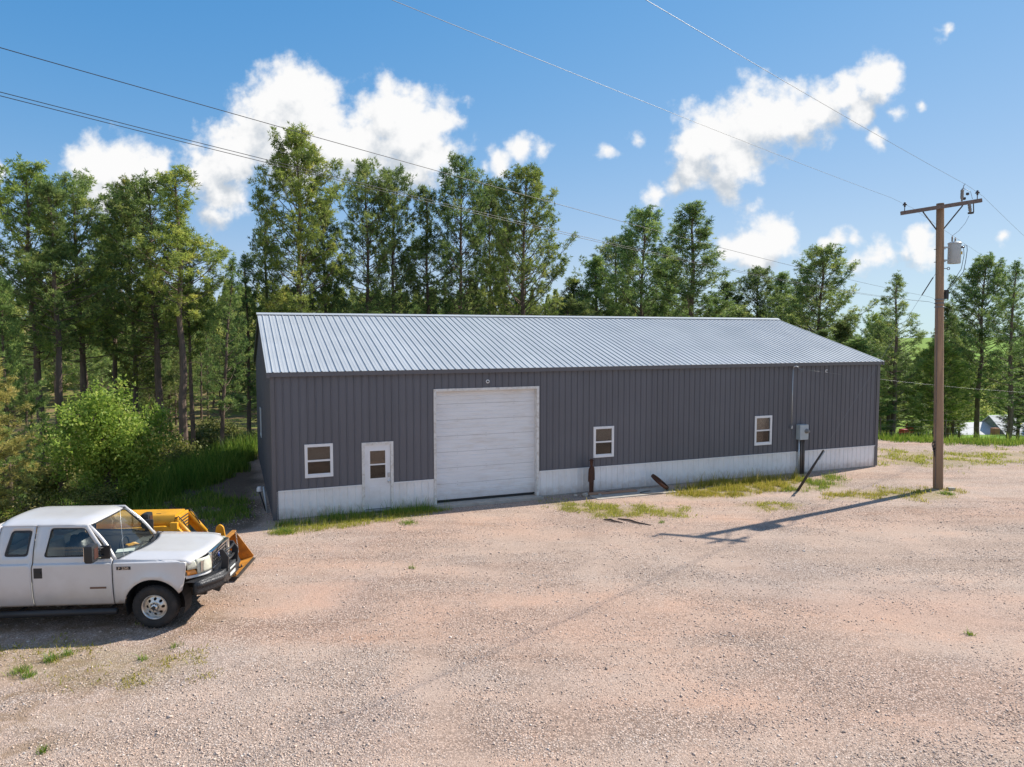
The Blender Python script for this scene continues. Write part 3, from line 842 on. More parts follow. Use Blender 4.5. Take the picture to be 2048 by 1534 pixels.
# overhead door: white trimmed opening, sections of ribbed steel set back
INS = .16
tr = MB()
tr.box(OH[0] - .05, OH[0] + .03, -.04, INS + .1, .03, OH[3] + .05).box(OH[1] - .03, OH[1] + .05, -.04, INS + .1, .03, OH[3] + .05)
tr.box(OH[0] + .03, OH[1] - .03, -.0395, INS + .1, OH[3] - .03, OH[3] + .05)
tr.build('opening_trim', M['door_frame'], shed)
od = empty('overhead_door', (0, 0, 0)); od.parent = shed
NS = 7; zb, zt = .14, OH[3] + .06; sh_ = (zt - zb) / NS
for i in range(NS):
    z0 = zb + i * sh_; z1 = z0 + sh_
    prof = [(INS + .012, z0 + .001), (INS, z0 + .006)]
    for kk in range(1, 4):
        c = z0 + sh_ * kk / 4
        prof += [(INS, c - .014), (INS + .009, c - .006), (INS + .009, c + .006), (INS, c + .014)]
    prof += [(INS, z1 - .008), (INS + .016, z1 - .003), (INS + .016, z1 - .001)]
    mb = MB(); xa, xb = OH[0] + .031, OH[1] - .031
    for (ya, za), (yb, zb2) in zip(prof[:-1], prof[1:]):
        mb.add([(xa, ya, za), (xb, ya, za), (xb, yb, zb2), (xa, yb, zb2)], [(0, 1, 2, 3)])
    s_o = mb.build('door_section', M['overhead'], od)
    for hx in np.linspace(xa + .75, xb - .75, 3):
        mb2 = MB()
        for hz in (z0 + .05, z1 - .05): mb2.lathe([(0, .004), (.009, .003), (.011, 0)], 8, Matrix.Translation((hx, INS - .0005, hz)) @ Matrix.Rotation(R(90), 4, 'X'))
        mb2.build('rivet', M['steel'], s_o)
MB().box(OH[0] + .031, OH[1] - .031, INS - .01, INS + .04, zb - .045, zb).build('weather_strip', M['black_plastic'], od)
MB().box(6.55, 6.75, INS - .03, INS - .001, zb + .02, zb + .05, .006).build('lift_handle', M['door_white'], od)
MB().box(OH[0] - .1, OH[1] + .1, -.32, .45, -.2, .058).build('door_apron', M['concrete'], shed)

# round floodlight mounts on the wall
for (lx, lz) in ((6.66, 3.95), (20.97, 4.02)):
    Mx = Matrix.Translation((lx, -.018, lz)) @ Matrix.Rotation(R(90), 4, 'X')
    r_ = MB().lathe([(.0, .02), (.062, .02), (.062, 0)], 18, Mx).build('light_mount', M['white'], shed, angle=30)
    MB().lathe([(.0, .075), (.022, .07), (.03, .03), (.03, .021)], 14, Mx).build('light_socket', M['black_plastic'], r_, smooth=True)
# ------------------------------------------------------------------ wall-side utilities
def W(u_, v_, z_=0.0):     # u along the front wall, v out from it -> world
    p = L0 + UX * u_ - NY * v_
    return (float(p[0]), float(p[1]), z_)

met = empty('electric_meter', W(19.70, .03, 0), math.atan2(UX[1], UX[0]))
tag(met, 'grey electric meter box on the dark wall above three brown conduits', 'meter box')
MB().box(-.20, .22, -.22, .0, 1.36, 1.95, .012).build('enclosure', M['meter'], met)
MB().lathe([(0, .13), (.06, .125), (.075, .09), (.08, .02), (.095, .015), (.095, 0)], 20, Matrix.Translation((.11, -.22, 1.70)) @ Matrix.Rotation(R(90), 4, 'X')).build('meter_glass', M['insul_grey'], met, smooth=True)
for kx, rad in ((-.12, .035), (-.0, .042), (.12, .05)):
    MB().tube([(kx, -.09, -.1), (kx, -.09, 1.37)], rad, 10).build('conduit', M['pipe'] if kx > -.1 else M['steel'], met, smooth=True)
mast = empty('service_conduit', W(19.22, .05, 0), math.atan2(UX[1], UX[0]))
tag(mast, 'thin pale conduit running up the wall beside the meter box', 'conduit')
MB().tube([(0, -.03, 1.90), (0, -.03, 4.17)], .018, 8).build('pipe', M['steel'], mast, smooth=True)
MB().box(-.04, .03, -.07, .0, 1.80, 1.92, .008).build('end_fitting', M['steel'], mast)
MB().tube([(0, -.03, 4.16), (.02, -.05, 4.23), (.1, -.1, 4.24), (.16, -.14, 4.2)], .028, 8).build('weather_head', M['steel'], mast, smooth=True)
mb = MB()
for kk in range(6):
    a = random.uniform(.15, .4)
    mb.tube([(.12, -.12, 4.2), (.12 + a * .5, -.2, 4.08 + random.uniform(-.08, .08)), (.12 + a, -.25, 4.14 + random.uniform(-.05, .06))], .008, 5)
mb.build('lead_wire', M['wire'], mast)

pp = empty('vent_pipe', (-7.55, 21.6, 0), R(20))
tag(pp, 'capped white pipe leaning by the dark left corner of the building', 'pipe')
MB().tube([(0, 0, -.1), (-.10, .12, .78)], .03, 10).build('pipe', M['meter'], pp, smooth=True)
MB().tube([(-.02, .22, -.1), (-.22, .22, .62)], .022, 8).build('side_pipe', M['black_plastic'], pp, smooth=True)
MB().lathe([(0, .14), (.06, .14), (.065, .1), (.08, .1), (.08, 0), (.05, 0)], 14, Matrix.Translation((-.22, .22, .62))).build('cap', M['white'], pp, angle=30)

# ------------------------------------------------------------------ power pole
PB = Vector((15.11, 24.87, 0)); PT = Vector((14.78, 24.87, 9.98))
def pole_at(z): return PB.lerp(PT, z / 9.98)
pole = empty('utility_pole', PB)
tag(pole, 'tall brown wooden utility pole with crossarm standing on the gravel', 'utility pole')
def loc(p): return Vector(p) - PB
N_ = 14
MB().tube([loc(pole_at(z)) for z in np.linspace(-.4, 9.98, N_)], [.165 - .045 * k_ / (N_ - 1) for k_ in range(N_)], 18).build('shaft', M['wood'], pole, smooth=False, angle=40)
A0 = Vector((13.50, 25.00, 9.665)); A1 = Vector((15.94, 24.46, 10.01)); AR = (A1 - A0).normalized(); AC = (A0 + A1) / 2 + Vector((.07, 0, 0))
def oriented_bar(a, b_, w, h_):
    a = Vector(a); b_ = Vector(b_); t = (b_ - a); ln = t.length; t.normalize()
    s = t.cross(Vector((0, 0, 1))).normalized(); up = s.cross(t)
    mb = MB()
    vs_ = [a + t * (ln * i_) + s * (w / 2 * j_) + up * (h_ / 2 * k_) for i_ in (0, 1) for j_ in (-1, 1) for k_ in (-1, 1)]
    return mb.add(vs_, [(0, 1, 3, 2), (4, 6, 7, 5), (0, 4, 5, 1), (2, 3, 7, 6), (0, 2, 6, 4), (1, 5, 7, 3)])
oriented_bar(loc(A0), loc(A1), .095, .125).build('crossarm', M['wood_grey'], pole)
for s_ in (-1, 1):
    MB().tube([loc(AC + AR * (.62 * s_) + Vector((0, 0, -.06))), loc(pole_at(9.08) + AR * .10 * s_)], .022, 6).build('arm_brace', M['grime'], pole)
def pin_insulator(p):
    r_ = MB().tube([loc(p + Vector((0, 0, -.12))), loc(p + Vector((0, 0, .16)))], .014, 6).build('insulator_pin', M['grime'], pole)
    MB().lathe([(0, .16), (.035, .155), (.035, .12), (.05, .11), (.075, .06), (.03, .055), (.03, .0), (0, 0)], 14, Matrix.Translation(loc(p + Vector((0, 0, .14))))).build('insulator', M['porcelain'], pole, smooth=True)
IA = A0 + AR * .12 + Vector((0, 0, .06)); IB = A1 - AR * .14 + Vector((0, 0, .06))
pin_insulator(IA); pin_insulator(IB)
# arrester, fuse cutout
q = AC + AR * .62 + Vector((-.05, -.02, 0))
MB().lathe([(0, .42), (.02, .42), (.02, .40)] + [p for k_ in range(6) for p in ((.058, .37 - k_ * .05), (.045, .345 - k_ * .05))] + [(.03, .06), (.03, 0), (0, 0)], 14, Matrix.Translation(loc(q + Vector((0, 0, .08))))).build('arrester', M['insul_grey'], pole, angle=30)
cq = AC + AR * .80 + Vector((.06, -.02, -.34))
MB().lathe([(0, .40), (.03, .40)] + [p for k_ in range(6) for p in ((.06, .36 - k_ * .055), (.04, .335 - k_ * .055))] + [(.03, 0), (0, 0)], 14, Matrix.Translation(loc(cq)) @ Matrix.Rotation(R(-10), 4, 'Y')).build('fuse_cutout', M['insul_grey'], pole, angle=30)
MB().tube([loc(cq + Vector((.10, .02, .36))), loc(cq + Vector((.13, .03, .02)))], .018, 6).box(*sum([[loc(cq)[i_] - .03, loc(cq)[i_] + .1] for i_ in range(2)], []), loc(cq)[2] - .03, loc(cq)[2] + .03).build('fuse_tube', M['grime'], pole)
MB().box(-.2 + loc(pole_at(6.9))[0] + .38, loc(pole_at(6.9))[0] + .30, -.05, .09, 6.70, 7.02, .01).build('splice_box', M['black_plastic'], pole)
MB().tube([loc(pole_at(7.75)) + Vector((.12, -.03, 0)), loc(pole_at(7.75)) + Vector((.24, -.03, 0))] + [loc(pole_at(7.75)) + Vector((.285 + .045 * math.cos(a), -.03, .045 * math.sin(a))) for a in np.linspace(math.pi, -math.pi, 12)], .012, 6).build('eye_bolt', M['grime'], pole)
# ground lead moulding down the pole
MB().tube([loc(pole_at(z)) + Vector((-.145 + .004 * z, -.075, 0)) for z in np.linspace(.1, 6.6, 12)], .017, 6).build('ground_lead', M['wood_grey'], pole)
mb = MB()
for kk in range(5):
    cz = 1.55 - kk * .09; r_ = .10 - .012 * kk
    mb.tube([Vector((-.235 + .02 * kk + r_ * .55 * math.cos(a), -.05 + .03 * math.sin(3 * a), cz + r_ * 1.5 * math.sin(a))) for a in np.linspace(0, 2 * math.pi, 14)], .018, 6, cap=False)
mb.build('hanging_cable_coil', M['cable'], pole)
for z in (8.42, 7.98):
    c = loc(pole_at(z))
    MB().tube([c + Vector((-.20, .0, -.01)), c + Vector((.2, .0, .01))], .012, 6).build('through_bolt', M['grime'], pole)
for z, in ((6.55,), (6.42,), (6.68,)):
    MB().lathe([(.148, .018), (.16, .012), (.16, -.012), (.148, -.018)], 18, Matrix.Translation(loc(pole_at(z)))).build('steel_band', M['wire'], pole, True)

# transformer hung on the pole
TC = pole_at(8.25) + Vector((.56, -.02, 0))
tf = empty('pole_transformer', (TC.x - .07, TC.y, 7.92)); tf.scale = (.86, .86, .92)
tag(tf, 'pale grey transformer can hung on the utility pole', 'transformer')
MB().lathe([(0, 0), (.22, 0), (.235, .02), (.235, .74), (.225, .745)], 28).build('tank', M['tank'], tf, angle=40)
MB().lathe([(.0, .83), (.10, .82), (.22, .79), (.255, .765), (.255, .735), (.236, .735)], 28).build('lid', M['tank'], tf, angle=40)
for (bx, by, hh) in ((-.09, .03, .24), (-.02, -.06, .17)):
    MB().lathe([(0, hh), (.015, hh), (.018, hh - .03)] + [p for k_ in range(4) for p in ((.04, hh - .05 - k_ * .04), (.024, hh - .07 - k_ * .04))] + [(.03, 0)], 12, Matrix.Translation((bx, by, .80))).build('bushing', M['insul_grey'], tf, angle=30)
mb = MB()
for a in (-.6, -.15, .3):
    mb.lathe([(0, .13), (.018, .13), (.025, .07), (.035, .06), (.035, 0)], 10, Matrix.Translation((.22 * math.cos(a), .22 * math.sin(a) - .02, .60)) @ Matrix.Rotation(a, 4, 'Z') @ Matrix.Rotation(R(90), 4, 'Y'))
mb.build('low_voltage_bushing', M['porcelain'], tf, smooth=True)
for z in (.10, .58):
    MB().box(-.44, -.20, -.05, .05, z, z + .05).build('hanger_bracket', M['tank'], tf)
MB().box(.12, .19, -.205, -.19, .33, .44, M=Matrix.Rotation(R(12), 4, 'Z')).build('warning_sticker', simple('sticker_yellow', (.5, .34, .05), .6), tf)
mb = MB(); mb.tube([(.30, -.02, .62), (.40, -.02, .70), (.48, -.02, .66), (.50, -.02, .50), (.47, 0, .1), (.40, .0, -.3), (.20, .02, -.55), (-.1, .03, -.9), (-.35, .04, -1.1)], .012, 6)
mb.tube([(.30, -.1, .60), (.33, -.1, .3), (.27, -.06, -.2), (.05, 0, -.6), (-.34, .02, -1.15)], .011, 6)
mb.build('drop_lead', M['cable'], tf, smooth=True)
mb = MB(); c1 = cq + Vector((.12, .02, .0)) - Vector((TC.x, TC.y, 7.86)); c0 = Vector((-.09, .03, 1.04))
mb.tube([c1, c1.lerp(c0, .3) + Vector((.05, 0, -.06)), c1.lerp(c0, .7) + Vector((.06, 0, -.04)), c0], .007, 5)
mb.build('primary_lead', M['wire'], tf, smooth=True)
# jumpers at the crossarm
mb = MB(); t0 = q + Vector((0, 0, .5)); t1 = IB + Vector((-.35, .18, .32))
mb.tube([loc(t0), loc(t0 + Vector((.06, -.05, .16))), loc(t0.lerp(t1, .5) + Vector((0, 0, .14))), loc(t1)], .007, 5)
mb.tube([loc(t0 + Vector((.02, 0, .02))), loc(t0 + Vector((.22, -.1, -.12))), loc(cq + Vector((.05, 0, .46)))], .007, 5)
mb.build('jumper_wire', M['wire'], pole, smooth=True)
MB().lathe([(0, .05), (.05, .04), (.05, -.03), (0, -.05)], 10, Matrix.Translation(loc(IB + Vector((-.26, .12, .20))))).lathe([(0, .05), (.05, .04), (.05, -.03), (0, -.05)], 10, Matrix.Translation(loc(IB + Vector((-.34, .16, .05))))).build('line_clamp', M['porcelain'], pole, smooth=True)

# overhead lines
DIR = Vector((.694, .72, 0))
def line(name, start, fn, s0, s1, rad, mat, label, cat='power line', group='overhead lines', n_=48, double=0):
    o = empty(name, start) if False else None
    mb = MB()
    ofs = [0] if not double else [-double, double]
    for of in ofs:
        pts = []
        for s in np.linspace(s0, s1, n_):
            pts.append(Vector(start) - DIR * s + Vector((0, 0, fn(s) + of * min(1, abs(s) / 8))))
        mb.tube([p - Vector(start) for p in pts], rad, 6)
    ob = mb.build(name, mat, None, smooth=True); ob.location = start
    tag(ob, label, cat, group)
    return ob
hv = lambda s: (.00042 * s * (s - 60)) if s > 0 else (.072 * s + .0006 * s * s)
line('power_line', IA + Vector((0, 0, .28)), hv, 60, -50, .0042, M['wire'], 'thin high wire on the insulator at the left end of the crossarm')
line('power_line', IB + Vector((0, 0, .28)), hv, 60, -50, .0042, M['wire'], 'thin high wire on the insulator at the right end of the crossarm')
neu = pole_at(6.72) + Vector((-.1, -.05, 0))
line('neutral_line', neu, lambda s: (.0122 * s + .00077 * s * s) if s > 0 else (.105 * s + .0008 * s * s), 50, -50, .0036, M['cable'], 'single dark cable below the crossarm, upper of the low cables crossing the sky')
com = pole_at(6.58) + Vector((-.1, -.05, 0))
line('cable_line', com, lambda s: (-.0137 * s + .00145 * s * s) if s > 0 else (.115 * s + .0008 * s * s), 46, -50, .0032, M['cable'], 'twin dark cable, lowest of the cables crossing the sky', double=.014)
# service drop from the shed
sd0 = Vector(W(19.5, .35, 4.12)); sd1 = Vector((44, 46.5, 1.6))
mb = MB(); pts = []
for t in np.linspace(0, 1, 40): pts.append(sd0.lerp(sd1, t) + Vector((0, 0, -4 * .45 * t * (1 - t))) - sd0)
mb.tube(pts, .005, 6)
o = mb.build('service_drop', M['wire'], None, smooth=True); o.location = sd0
tag(o, 'thin service cable leaving the top of the wall conduit toward the right', 'power line', 'overhead lines')
# guy wire with guard
guy = empty('guy_wire', (9.94, 24.55, 0)); g0 = Vector((0, 0, -.1)); g1 = pole_at(7.6) - Vector((9.94, 24.55, 0)) + Vector((-.13, 0, 0))
tag(guy, 'slanting guy wire with dark guard anchored in grass before the white wainscot', 'guy wire')
MB().tube([g0, g1], .0045, 6).build('strand', M['wire'], guy)
MB().tube([g0.lerp(g1, .0), g0.lerp(g1, .12), g0.lerp(g1, .20)], [.05, .045, .03], 8).build('guard', M['grime'], guy, smooth=True)
MB().tube([g0.lerp(g1, .155) + Vector((.05, -.03, 0)), g0.lerp(g1, .195) + Vector((.05, -.03, 0))], .022, 6).build('grip', M['steel'], guy)
MB().tube([g1.lerp(g0, .02), g1.lerp(g0, .10)], .018, 6).build('strain_grip', M['grime'], guy)
MB().box(-.1, .14, -.1, .1, -.05, .11, .03).build('rock', M['stone'], None).location = (15.42, 24.66, 0)
tag(bpy.data.objects['rock'], 'grey block lying at the foot of the utility pole', 'block')

# ------------------------------------------------------------------ yard clutter
slab = MB().prism([(-1.5, -.1), (1.62, -.1), (1.6, .03), (-1.48, .03)], -.42, .42).build('concrete_slab', M['concrete'], None)
slab.location = (4.08, 24.10, 0); slab.rotation_euler = (0, 0, math.atan2(UX[1], UX[0]))
tag(slab, 'thin pale concrete slab against the white wainscot', 'slab')
for (px_, py_, ln, rz, lab, zz) in ((2.95, 23.92, .75, 14, 'short reddish board on the slab next to the rusty figure', .035), (3.78, 24.2, 1.15, 20, 'longer reddish board lying along the middle of the slab', .035)):
    o = MB().box(-ln / 2, ln / 2, -.09, .09, 0, .055, .006).build('board', M['plank'], None)
    o.location = (px_, py_, zz); o.rotation_euler = (0, 0, R(rz)); tag(o, lab, 'board')

# rusted plate cut as a standing figure, turned partly edge-on
def cutout():
    half = [(0, 1.50), (.05, 1.50), (.085, 1.46), (.10, 1.39), (.09, 1.32), (.055, 1.27), (.06, 1.22), (.16, 1.18), (.22, 1.12), (.245, 1.0), (.26, .85),
            (.265, .72), (.27, .60), (.22, .58), (.205, .66), (.195, .78), (.18, .92), (.165, .80), (.17, .66), (.175, .55), (.16, .32), (.15, .10), (.165, .0), (.03, .0), (.03, .3), (.015, .52), (0, .52)]
    poly = half + [(-x, z) for x, z in reversed(half[1:-1])]
    vs2 = [Vector((x, z)) for x, z in poly]; n_ = len(poly)
    r = delaunay_2d_cdt(vs2, [(i_, (i_ + 1) % n_) for i_ in range(n_)], [], 1, 1e-5)
    pa = np.array(poly); out = MB()
    v2, _, f2 = r[0], r[1], r[2]
    keep = []
    for f in f2:
        c = sum((v2[i_] for i_ in f), Vector((0, 0))) / len(f)
        if poly_sd(pa, c.x, c.y) < 0: keep.append(f)
    th = .03
    out.add([(p.x, -th, p.y) for p in v2], keep)
    out.add([(p.x, th, p.y) for p in v2], [tuple(reversed(f)) for f in keep])
    out.add([(p[0], -th, p[1]) for p in poly] + [(p[0], th, p[1]) for p in poly], [(i_, (i_ + 1) % n_, (i_ + 1) % n_ + n_, i_ + n_) for i_ in range(n_)])
    return out
fig = empty('metal_figure', (2.72, 24.02, 0), R(58)); fig.scale = (.8, .8, .8)
tag(fig, 'rusty brown cut-metal figure standing against the white wainscot', 'sculpture')
cutout().build('body_plate', M['rust'], fig)
MB().box(-.18, .18, -.14, .14, -.05, .035, .008).build('base_plate', M['rust'], fig)
MB().lathe([(0, 1.535), (.06, 1.53), (.085, 1.49), (.12, 1.475), (.12, 1.465), (.08, 1.46)], 14).build('hat', M['rust'], fig, smooth=True)
for i_, (rx, ry, rs, lab) in enumerate(((2.15, 23.72, .075, 'small pale rock left of the rusty figure'), (2.48, 23.75, .12, 'pale rock touching the foot of the rusty figure'), (2.98, 23.78, .075, 'small pale rock right of the rusty figure'))):
    bm = bmesh.new(); bmesh.ops.create_icosphere(bm, subdivisions=2, radius=rs)
    for v in bm.verts: v.co *= 1 + .3 * (random.random() - .5); v.co.z *= .7
    me = bpy.data.meshes.new('rock'); bm.to_mesh(me); bm.free(); me.materials.append(M['stone'])
    o = bpy.data.objects.new('rock', me); col.objects.link(o); o.location = (rx, ry, rs * .35); tag(o, lab, 'rock')

# old steel wheel leaning back on the slab
wh = empty('iron_wheel', (5.28, 24.62, 0.02), R(150)); wh.rotation_euler = Vector((.62, -.10, .78)).to_track_quat('Z', 'Y').to_euler()
tag(wh, 'rusty spoked iron wheel tilted by the white wainscot', 'wheel')
wh.location = (5.2, 24.66, .30); wh.scale = (.8, .8, .8)
mb = MB(); mb.lathe([(.44, -.06), (.46, -.06), (.465, 0), (.46, .06), (.44, .06), (.435, 0)], 36, close=True); mb.build('rim', M['rust'], wh, smooth=True)
MB().lathe([(.0, .10), (.06, .10), (.075, .05), (.075, -.05), (.06, -.10), (0, -.10)], 14).build('hub', M['rust'], wh, smooth=True)
for k_ in range(8):
    a = k_ * math.pi / 4
    MB().tube([(.06 * math.cos(a), .06 * math.sin(a), .03 * (-1) ** k_), (.44 * math.cos(a), .44 * math.sin(a), 0)], .013, 6).build('spoke', M['rust'], wh)
mb = MB(); mb.tube([(5.9 - 1.3 + .55 * math.cos(a) * (1 + .1 * math.sin(3 * a)) - 4.6, .22 * math.sin(a), .012) for a in np.linspace(math.pi * .55, math.pi * 1.6, 18)], .012, 6)
o = mb.build('loose_cable', M['cable'], None, smooth=True); o.location = (4.95, 24.2, .035); o.rotation_euler = (0, 0, R(20))
tag(o, 'thin black cable curled on the slab before the iron wheel', 'cable')
# dark sticks lying in the gravel
for (px_, py_, ln, rz, lab) in ((3.55, 20.35, .55, -42, 'longer of two dark sticks lying on the gravel beyond the yellow grass'), (2.95, 20.45, .3, -35, 'shorter of two dark sticks lying on the gravel beyond the yellow grass')):
    o = MB().tube([(-ln, 0, .02), (-ln * .3, .04, .035), (ln * .2, -.02, .03), (ln, .03, .015)], [.018, .03, .026, .012], 6).build('stick', M['twig'], None)
    o.location = (px_, py_, float(ground_h(px_, py_))); o.rotation_euler = (0, 0, R(rz)); tag(o, lab, 'stick')
# ------------------------------------------------------------------ pickup truck
def in_poly(poly, x, y):
    return bool(poly_sd(np.array(poly, float), np.array(x), np.array(y)) < 0)

def cdt_patch(poly, holes, mapf, res=.07, rows=()):
    """triangulated panel from a 2D outline with holes, bent into 3D by mapf(a, b)"""
    vs2 = []; ed = []
    def ring(pl):
        o = len(vs2); pts = []
        for i_ in range(len(pl)):
            a = Vector(pl[i_]); b_ = Vector(pl[(i_ + 1) % len(pl)]); k_ = max(1, int((b_ - a).length / res))
            for j_ in range(k_): pts.append(a.lerp(b_, j_ / k_))
        vs2.extend(pts); n_ = len(pts)
        ed.extend([(o + i_, o + (i_ + 1) % n_) for i_ in range(n_)])
        return pts
    outer = ring(poly); inner = [ring(h) for h in holes]
    pa = np.array([tuple(p) for p in outer]); ph = [np.array([tuple(p) for p in h]) for h in inner]
    x0, y0 = pa.min(0); x1, y1 = pa.max(0)
    gx, gy = np.meshgrid(np.arange(x0 + res / 2, x1, res), np.arange(y0 + res / 2, y1, res))
    gx = gx.ravel(); gy = gy.ravel()
    ok = poly_sd(pa, gx, gy) < -res * .4
    for h in ph: ok &= poly_sd(h, gx, gy) > res * .4
    vs2.extend([Vector((float(a), float(b_))) for a, b_ in zip(gx[ok], gy[ok])])
    for rw_ in rows:
        rx = np.arange(x0 + res / 3, x1, res * .8); ry = np.full(len(rx), rw_)
        k2 = poly_sd(pa, rx, ry) < -.012
        for h in ph: k2 &= poly_sd(h, rx, ry) > .012
        vs2.extend([Vector((float(a), rw_)) for a in rx[k2]])
    r = delaunay_2d_cdt(vs2, ed, [], 0, 1e-6)
    v2, f2 = r[0], r[2]
    fc = np.array([[sum(v2[i_].x for i_ in f) / 3, sum(v2[i_].y for i_ in f) / 3] for f in f2])
    keep = poly_sd(pa, fc[:, 0], fc[:, 1]) < 0
    for h in ph: keep &= poly_sd(h, fc[:, 0], fc[:, 1]) > 0
    mb = MB(); mb.add([mapf(p.x, p.y) for p in v2], [tuple(f) for f, k_ in zip(f2, keep) if k_])
    return mb

def rounded(poly, r, n_=4):
    out = []
    m_ = len(poly)
    for i_ in range(m_):
        p = Vector(poly[i_]); a = Vector(poly[i_ - 1]); b_ = Vector(poly[(i_ + 1) % m_])
        da = (a - p); db = (b_ - p); rr = min(r, da.length * .45, db.length * .45)
        pa = p + da.normalized() * rr; pb = p + db.normalized() * rr
        for t in np.linspace(0, 1, n_):
            out.append(tuple(pa.lerp(p, t).lerp(p.lerp(pb, t), t)))
    return out

truck = empty('pickup_truck', (-6.72, 13.84, 0), R(4.3))
tag(truck, 'silver-white extended cab pickup with black ranch bumper and towing mirrors, parked at the left', 'pickup truck')

def lerp_tab(z, tab):
    for (z0, y0), (z1, y1) in zip(tab[:-1], tab[1:]):
        if z <= z1:
            t = max(0, (z - z0) / (z1 - z0)); return y0 + (y1 - y0) * t
    return tab[-1][1]
YW = [(.44, .905), (.55, .945), (.72, .972), (.98, .985), (1.225, .985), (1.25, .984), (1.266, .938), (1.36, .926), (1.5, .90), (1.7, .835), (1.86, .775), (1.93, .745), (2.0, .70)]
def yw(z):
    return sum(lerp_tab(z + d, YW) for d in (-.006, 0, .006)) / 3
AX_F, AX_R, WR = 0.0, -3.60, .40
def bulge(x, z):
    o = 0
    for ax in (AX_F, AX_R):
        r = math.hypot(x - ax, z - .42)
        if .50 < r < .72 and z > .40:
            t = (r - .52) / .20; o = max(o, .045 * (1 - min(1, max(0, t))) ** 1.2)
    return o
def side_map(sgn, inset=0.0):
    def f(x, z):
        w = yw(z) + bulge(x, z) - inset
        # plan taper at the nose
        if x > .25: w -= .10 * ((x - .25) / .6) ** 2
        return (x, sgn * w, z)
    return f
def arc(cx_, cz_, r, a0, a1, n_=18):
    return [(cx_ + r * math.cos(R(a)), cz_ + r * math.sin(R(a))) for a in np.linspace(a0, a1, n_)]
ROOF_Z = 1.935
for sg in (-1, 1):
    mp = side_map(sg)
    def panel(nm, poly, holes, parent=truck, mat='paint'):
        mb = cdt_patch(poly, holes, mp, rows=(1.225, 1.247, 1.258, 1.268, 1.29))
        o = mb.build(nm, M[mat], parent, angle=32)
        sm = o.modifiers.new('thickness', 'SOLIDIFY'); sm.thickness = .018; sm.offset = 0
        return o
    # front fender
    panel('fender', [(-.705, .48), (-.53, .50)] + arc(AX_F, .42, .525, 172, 28) + [(.52, .72), (.56, .92), (.60, 1.235), (.40, 1.268), (0, 1.29), (-.45, 1.31), (-.705, 1.315)], [])
    # front door with its window
    wo = rounded([(-1.93, 1.385), (-1.18, 1.385), (-1.02, 1.335), (-.86, 1.335), (-.90, 1.42), (-1.27, 1.865), (-1.86, 1.875)], .05)
    fd = panel('door', [(-.725, .47), (-.725, 1.315), (-.80, 1.40), (-1.235, ROOF_Z), (-2.115, ROOF_Z), (-2.125, .47)], [wo])
    g = cdt_patch(wo, [], side_map(sg, .018)).build('window', M['auto_glass'], fd, angle=40)
    seal = MB(); wpts = [Vector(mp(*p)) for p in wo] ; seal.tube(wpts + [wpts[0]], .013, 6, cap=False); seal.build('window_seal', M['black_plastic'], fd, smooth=True)
    hb = MB(); hx, hz = -2.02, 1.10
    hb.box(hx - .075, hx + .075, -.012, .012, hz - .09, hz + .10, .008, Matrix.Translation((0, sg * (yw(1.1) + .004), 0)))
    hb.build('door_handle', M['black_plastic'], fd)
    MB().box(hx - .05, hx + .055, -.02, .02, hz - .005, hz + .035, .006, Matrix.Translation((0, sg * (yw(1.1) + .008), 0))).build('handle_bar', M['black_plastic'], fd)
    MB().box(-1.12, -.83, -.006, .006, .79, .825, .003, Matrix.Translation((0, sg * (yw(.8) + .010), 0))).build('door_badge', simple('bronze_badge', (.16, .10, .075), .4, metal=.4) if sg < 0 else bpy.data.materials['bronze_badge'], fd)
    # rear door
    wr = rounded([(-2.64, 1.40), (-2.22, 1.40), (-2.185, 1.85), (-2.55, 1.85)], .06)
    wi = rounded([(-2.59, 1.44), (-2.255, 1.44), (-2.23, 1.815), (-2.52, 1.815)], .05)
    rd = panel('rear_door', [(-2.145, .47), (-2.138, ROOF_Z), (-2.735, ROOF_Z), (-2.79, 1.4), (-2.79, .47)], [wr])
    cdt_patch(wr, [wi], side_map(sg, -.004)).build('window_border', M['black_plastic'], rd)
    cdt_patch(wi, [], side_map(sg, .012)).build('window', M['auto_glass'], rd, angle=40)
    # cab corner
    panel('cab_corner', [(-2.81, .47), (-2.81, 1.4), (-2.748, ROOF_Z), (-2.90, ROOF_Z - .02), (-2.985, 1.35), (-2.985, .47)], [])
    # bed side
    panel('bed_side', [(-3.02, .55), (-3.02, 1.30), (-5.02, 1.30), (-5.02, .62), (-4.18, .56)] + arc(AX_R, .42, .53, 15, 165) + [(-3.1, .52)], [])
    # running board
    MB().tube([(-2.95, sg * .97, .34), (-.66, sg * .97, .355)], .062, 12).build('running_board', M['black_plastic'], truck, smooth=True)
    for bx_ in (-2.4, -1.6, -.8):
        MB().box(bx_ - .02, bx_ + .02, min(sg * .72, sg * .96), max(sg * .72, sg * .96), .36, .40).build('step_bracket', M['black_plastic'], truck)
    # wheel well liners
    for ax in (AX_F, AX_R):
        mb = MB(); pr = arc(ax, .42, .535, 200, -20, 20)
        mb.add([(x, sg * (.90), z) for x, z in pr] + [(x, sg * .55, z) for x, z in pr], [(i_, i_ + 1, i_ + 21, i_ + 20) for i_ in range(19)])
        mb.add([(x, sg * .55, z) for x, z in pr], [tuple(range(20))])
        mb.build('wheel_well', M['dark'], truck, smooth=False)
